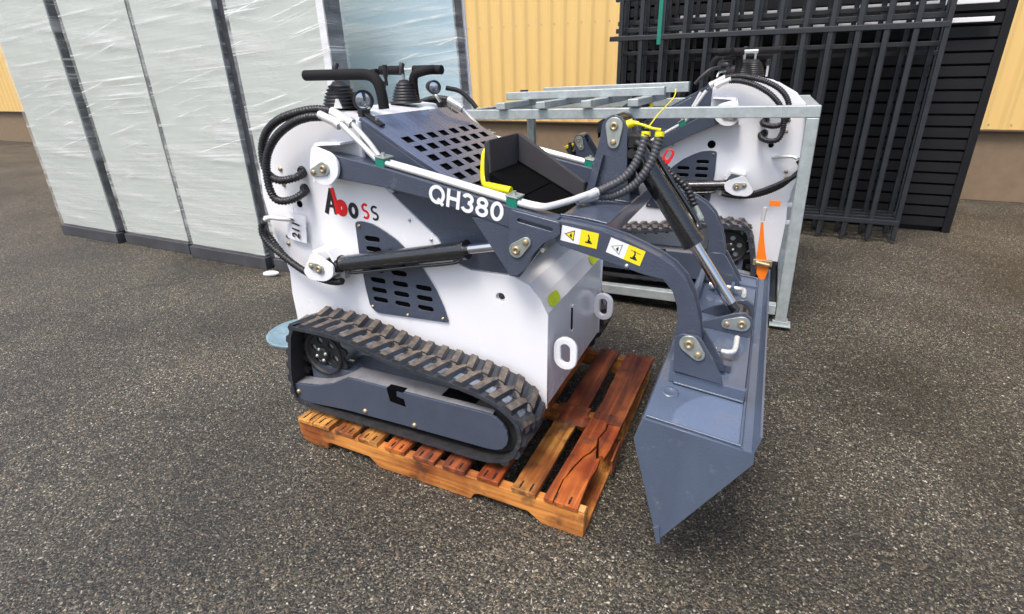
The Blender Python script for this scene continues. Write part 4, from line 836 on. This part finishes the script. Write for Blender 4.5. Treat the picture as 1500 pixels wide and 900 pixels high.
m3 = n.new('ShaderNodeMath'); m3.operation = 'MULTIPLY'; m3.inputs[1].default_value = .65; l.new(s3.outputs[0], m3.inputs[0])
m2 = n.new('ShaderNodeMath'); m2.operation = 'MAXIMUM'; l.new(m1.outputs[0], m2.inputs[0]); l.new(m3.outputs[0], m2.inputs[1])
mr = n.new('ShaderNodeMapRange'); mr.inputs[3].default_value = .14; mr.inputs[4].default_value = .95; l.new(m2.outputs[0], mr.inputs[0])
tr = n.new('ShaderNodeBsdfTransparent'); mxs = n.new('ShaderNodeMixShader'); l.new(mr.outputs[0], mxs.inputs[0]); l.new(tr.outputs[0], mxs.inputs[1]); l.new(p.outputs[0], mxs.inputs[2]); l.new(mxs.outputs[0], out.inputs[0])
bp = n.new('ShaderNodeBump'); bp.inputs['Strength'].default_value = .7; bp.inputs['Distance'].default_value = .012; l.new(ns.outputs[0], bp.inputs['Height']); l.new(bp.outputs[0], p.inputs['Normal'])
PGREEN = mat('grey_green_panel', (.50, .54, .49), .35, var=.05, vscale=2, coat=.4)
PBLUE = mat('blue_grey_panel', (.35, .52, .60), .35, var=.06, vscale=2, coat=.4)
FOAMB = mat('black_packing', (.035, .038, .046), .5, var=.5, vscale=9, streak=(1, 1, 4), bump=.6, bscale=30)
TIMB = mat('dark_skid', (.050, .052, .058), .6, var=.3, vscale=7, bump=.4, bscale=40)
def pack(label, x0, x1, y0, y1, pm, h, roll=0., z0=.105, edge_l=.0, edge_r=.05, white_r=False, lean=0.):
    cx = (x0 + x1) / 2; t = thing('panel_pack', label, 'panel pack', (cx, y0, 0), 0, 'stretch wrapped panel packs against the wall'); t.rotation_euler = (R(lean), R(roll), 0)
    hw = (x1 - x0) / 2; th = .045; nsh = max(1, int((y1 - y0) / th)); 
    for k in range(nsh):
        mb = MB(); dx = random.uniform(-.004, .004) * (k > 0); mb.box((-hw + dx, k * th + .002, z0), (hw + dx, k * th + th - .003, z0 + h - .01 * (k > 0))); mb.build('panel', pm, t, .003)
    mb = MB()
    if edge_l: mb.box((-hw - .004, -.006, z0 + .01), (-hw + edge_l, -.001, z0 + h - .004))
    mb.box((hw + .001, .012, z0 + .005), (hw + .010, y1 - y0 - .01, z0 + h - .03))
    for k in range(14):
        z = z0 + .05 + k * h / 14; mb.box((hw + .0105, .02 + .02 * (k % 3), z), (hw + .016, y1 - y0 - .03 - .015 * (k % 2), z + .05))
    mb.build('edge_protector', FOAMB, t, .001)
    if edge_r: MB().box((hw - edge_r, -.005, z0 + .002), (hw + .004, -.0005, z0 + h - .002)).build('edge_strip', WHS, t, .001)
    if white_r: MB().box((hw + .002, y1 - y0 - .008, z0), (hw + .024, y1 - y0 + .010, z0 + h)).build('backing_board', WHS, t, .002)
    # film, gently wavy
    mb = MB(); nx, nz = 10, 60; vs = []; sd_ = random.random() * 10
    for j in range(nz + 1):
        for i in range(nx + 1):
            x = -hw - .008 + (2 * hw + .03) * i / nx; z = z0 + h * j / nz
            vs.append((x, -.014 - .005 * noise.noise(Vector((x * 1.2 + sd_, 0, z * 11 + x * 1.8))), z))
    mb.add(vs, [(j * (nx + 1) + i, j * (nx + 1) + i + 1, (j + 1) * (nx + 1) + i + 1, (j + 1) * (nx + 1) + i) for j in range(nz) for i in range(nx)], 0, True)
    b0 = len(mb.v); vs = []
    for j in range(nz + 1):
        for i in range(5):
            z = z0 + h * j / nz; y = -.012 + (y1 - y0 + .02) * i / 4; vs.append((hw + .020 + .003 * noise.noise(Vector((3 + sd_, y * 3, z * 11))), y, z))
    mb.add(vs, [(j * 5 + i, j * 5 + i + 1, (j + 1) * 5 + i + 1, (j + 1) * 5 + i) for j in range(nz) for i in range(4)], 0, True)
    mb.build('stretch_film', FILM, t)
    MB().box((-hw - .01, -.03, 0), (hw + .03, .05, .095)).box((-hw, y1 - y0 - .08, 0), (hw + .02, y1 - y0, .1)).build('skid', TIMB, t, .004)
    return t
pack('grey-green panels in clouded stretch film, right of the dark vertical strip', -2.99, -2.165, 1.49, 1.635, PGREEN, 2.25)
pack('grey-green panels in stretch film, left of the dark vertical strip', -3.95, -3.10, 1.47, 1.72, PGREEN, 2.20, edge_r=0)
pack('grey-green wrapped panels, second from the left end of the row', -4.90, -4.05, 1.50, 1.75, PGREEN, 2.28, edge_r=0)
pack('grey-green wrapped panels at the left end of the row', -5.86, -5.0, 1.46, 1.74, PGREEN, 2.15, edge_r=0)
pack('blue-grey panels in streaked stretch film beside the cream wall', -2.52, -1.515, 2.02, 2.13, PBLUE, 2.35, roll=-2.4, edge_r=.0, white_r=True)
for (x0, x1, y, z1) in ((-3.085, -3.005, 1.50, 1.25),):
    st = MB().box((x0, y, .02), (x1, y + .06, 2.25)).build('packing_strip', FOAMB, None, .004); tag(st, 'dark vertical packing strip between two wrapped grey-green packs', 'packing strip')

# ------------------------------------------------------------------ stack of black steel fence panels
def fence_panel(k, x0, y, h, label, nb=13, w=2.45, dz=0):
    t = thing('fence_panel', label, 'fence panel', (x0, y, 0), 0, 'black steel fence panels stacked by the wall')
    pitch = (w - .05) / nb
    for z in (.18, h - .36 + (0, .02, .015, -.03)[k], h - .02): MB().box((0 - .06, -.020, z + dz - .02), (w, .020, z + dz + .02)).build('rail', BLKST, t, .003)
    for i in range(nb + 1): MB().box((.02 + i * pitch, -.0145, .03), (.055 + i * pitch, .0145, h + .02)).build('picket', BLKST, t, .003)
    return t
for k, (lab) in enumerate(('front black steel fence panel of the stack, a green strap tied round it', 'second black fence panel of the stack, behind the front one', 'third black fence panel of the stack', 'rearmost black fence panel of the stack')):
    fp = fence_panel(k, -1.02 + (.0, .025, -.02, .05)[k], 3.90 + .115 * k, 2.02 + .05 * (k % 2), lab, nb=13)
    if k: MB().box((-.03, -.020, (0, 1.52, 1.78, 1.46)[k]), (2.44, .020, (0, 1.52, 1.78, 1.46)[k] + .035)).build('rail', BLKST, fp, .003)
st = MB().box((-.655, 3.876, 1.60), (-.62, 3.884, 2.04)).build('green_strap', GREEN, None, .001); tag(st, 'green strap hanging down over the black fence panels', 'strap')
dk = thing('louvre_stack', 'stack of dark slatted panels standing behind the black fence panels', 'panel stack', (.3, 4.44, 0))
for i in range(23): MB().prism([(0, 0), (.035, .01), (.038, .085), (.003, .075)], -1.36, 1.6, 0, 'x').build('slat', BLKST2, dk, loc=(0, 0, .05 + i * .096))
MB().box((-1.40, -.01, 0), (-1.34, .06, 2.3)).box((1.57, -.01, 0), (1.63, .06, 2.1)).box((-1.36, .06, 0), (1.6, .07, 2.3)).build('frame', BLKST2, dk, .003)  # the near-black back sheet stands for the darkness deep in the stack
for z, lab in ((1.82, 'upper bright gap between the dark panels, made as a white slat'), (1.69, 'lower bright gap between the dark panels, made as a white slat')):
    o = MB().box((-.55, 4.37, z), (1.8, 4.40, z + .035)).build('bright_gap', WHS, None, .003); tag(o, lab, 'bright gap')  # white slats stand in for bright gaps seen through the dark stack

# ------------------------------------------------------------------ small things
o = MB().lathe((-1.985, .74, 0), (0, 0, 1), [(0, .19), (.008, .192), (.012, .186), (.009, .176), (.009, .09), (.012, .085), (.012, .04), (.009, .03), (.009, 0)], 40).build('plastic_lid', mat('pale_blue_plastic', (.16, .25, .30), .5, var=.25, vscale=12, dirt=((.10, .11, .10), 14, .55)))
tag(o, 'pale blue-grey round lid lying on the asphalt behind the loader', 'lid')
o = MB().lathe((-2.93, 1.36, .02), (.9, .2, .1), [(-.07, 0), (-.06, .014), (-.02, .022), (.03, .02), (.06, .012), (.07, 0)], 12).build('white_scrap', PAPER); tag(o, 'small white scrap lying in front of the dark skid', 'scrap')
# paper lot tag
T = Matrix.Translation((-1.278, .222, .852)) @ Matrix.Rotation(R(-13), 4, 'Y')
tg = thing('paper_tag', 'white paper tag with 211 written on it hanging on the loader side', 'tag', (-1.278, .222, .852)); tg.rotation_euler = (0, R(8), 0)
mb = MB(); vs = []
for j in range(7):
    for i in range(5):
        x = -.050 + .1 * i / 4; z = -.058 + .112 * j / 6; vs.append((x, -.004 * math.sin(3 * i / 4) + .003 * j / 6, z))
mb.add(vs, [(j * 5 + i, j * 5 + i + 1, (j + 1) * 5 + i + 1, (j + 1) * 5 + i) for j in range(6) for i in range(4)], 0, True); mb.build('card', PAPER, tg)
o = lettering('handwriting', [('211', 0, 0, .052, .0010, .9, 0), ('3', .066, .030, .026, .0003, .9, 0)], INK, tg, Matrix.Translation((.020, -.0085, -.046)) @ Matrix.Rotation(R(-86), 4, 'Y'))
mb = MB(); mb.tube([(-.005, .0, .054), (-.01, .002, .075), (.0, .012, .090)], .0012, 6); mb.build('string', PAPER, tg)
# yellow cord, red tag, orange strap
o = MB().tube([(-.030, .474, 1.243), (.0, .47, 1.237), (.03, .468, 1.228), (.055, .473, 1.224)], .0042, 8).tube([(.018, .47, 1.232), (.022, .60, 1.262), (.024, .85, 1.30), (.005, 1.0, 1.325)], .0022, 6).build('yellow_cord', YEL); tag(o, 'yellow cord tied between the hose caps at the top of the loader tower', 'cord')
me = plate_mesh('red_tag', capsule(0, 0, .085, .048, R(78), 8), [capsule(0, .01, .05, .024, R(78), 6)], .008, .002); me.materials.clear(); me.materials.append(REDP)
o = link(bpy.data.objects.new('red_tag', me)); o.location = (-.105, 1.62, .975); o.rotation_euler = (0, R(12), 0); tag(o, 'red plastic ring tag hanging beside the bucket cylinder', 'tag')
og = thing('orange_strap', 'bright orange tapered strap hanging from the right end of the crated loader', 'strap', (.42, 1.90, .30))
vs = []
W_ = [(.60 - .30, .006), (.52 - .3, .012), (.44 - .3, .020), (.38 - .3, .028), (.345 - .3, .030), (.30 - .3, .034), (.27 - .3, .026), (.24 - .3, .010)]
for i, (z, hw) in enumerate(W_):
    xx = -.030 + .065 * (i / 7); vs += [(xx - hw, -.004, z), (xx + hw, -.004, z), (xx + hw, .004, z), (xx - hw, .004, z)]
mb = MB(); fs = [(0, 1, 2, 3)[::-1], tuple(4 * 7 + k for k in (0, 1, 2, 3))]
for i in range(7):
    for a_, b_ in ((0, 1), (1, 2), (2, 3), (3, 0)): fs.append((4 * i + a_, 4 * i + b_, 4 * i + 4 + b_, 4 * i + 4 + a_))
mb.add(vs, fs); mb.build('webbing', ORANGE, og, .002)
MB().cyl((-.030, 0, .31), (-.026, 0, .385), .011, 10).build('clip', STEEL, og)
MB().box((-.045, -.012, .05), (.055, .012, .085)).cyl((-.03, -.014, .07), (.04, -.014, .06), .012, 8).build('ratchet', BRASS, og, .003)
MB().box((-.01, -.003, .395), (.045, .003, .425)).build('webbing', ORANGE, og, .001)
rr = random.Random(5)
LEAF = mat('dry_leaf', (.13, .075, .03), .7, var=.4)
mb = MB()
for k in range(34):
    x, y = rr.uniform(-4.5, 2.5), rr.uniform(-.6, 3.6); a = rr.random() * 6.28; s_ = rr.uniform(.006, .014); pts = []
    for q in range(8):
        t = 2 * math.pi * q / 8; px_, py_ = math.cos(t) * s_, math.sin(t) * s_ * .45; pts.append((x + px_ * math.cos(a) - py_ * math.sin(a), y + px_ * math.sin(a) + py_ * math.cos(a), .0025 + .003 * abs(math.sin(t)) + rr.uniform(0, .001)))
    mb.add(pts + [(x, y, .0015)], [(q, (q + 1) % 8, 8) for q in range(8)])
struct(mb.build('leaf_litter', LEAF), 'stuff')
# loose grit on the asphalt
mb = MB(); rr = random.Random(11)
for k in range(1500):
    x, y = rr.uniform(-4, 2.2), rr.uniform(-1.2, 3.2); s_ = rr.uniform(.0018, .0045) * (1.6 if rr.random() > .96 else 1)
    a = rr.random() * 6.28; ca, sa = math.cos(a) * s_, math.sin(a) * s_; h = s_ * rr.uniform(.5, 1)
    vs = [(x + ca, y + sa, 0), (x - sa, y + ca, 0), (x - ca, y - sa, 0), (x + sa, y - ca, 0), (x + rr.uniform(-.3, .3) * s_, y, h)]
    mb.add(vs, [(0, 1, 4), (1, 2, 4), (2, 3, 4), (3, 0, 4)], k % 3)
struct(mb.build('loose_grit', [mat('pale_grit', (.30, .27, .23), .8), mat('dark_grit', (.06, .06, .06), .7), mat('tan_grit', (.20, .14, .09), .8)]), 'stuff')
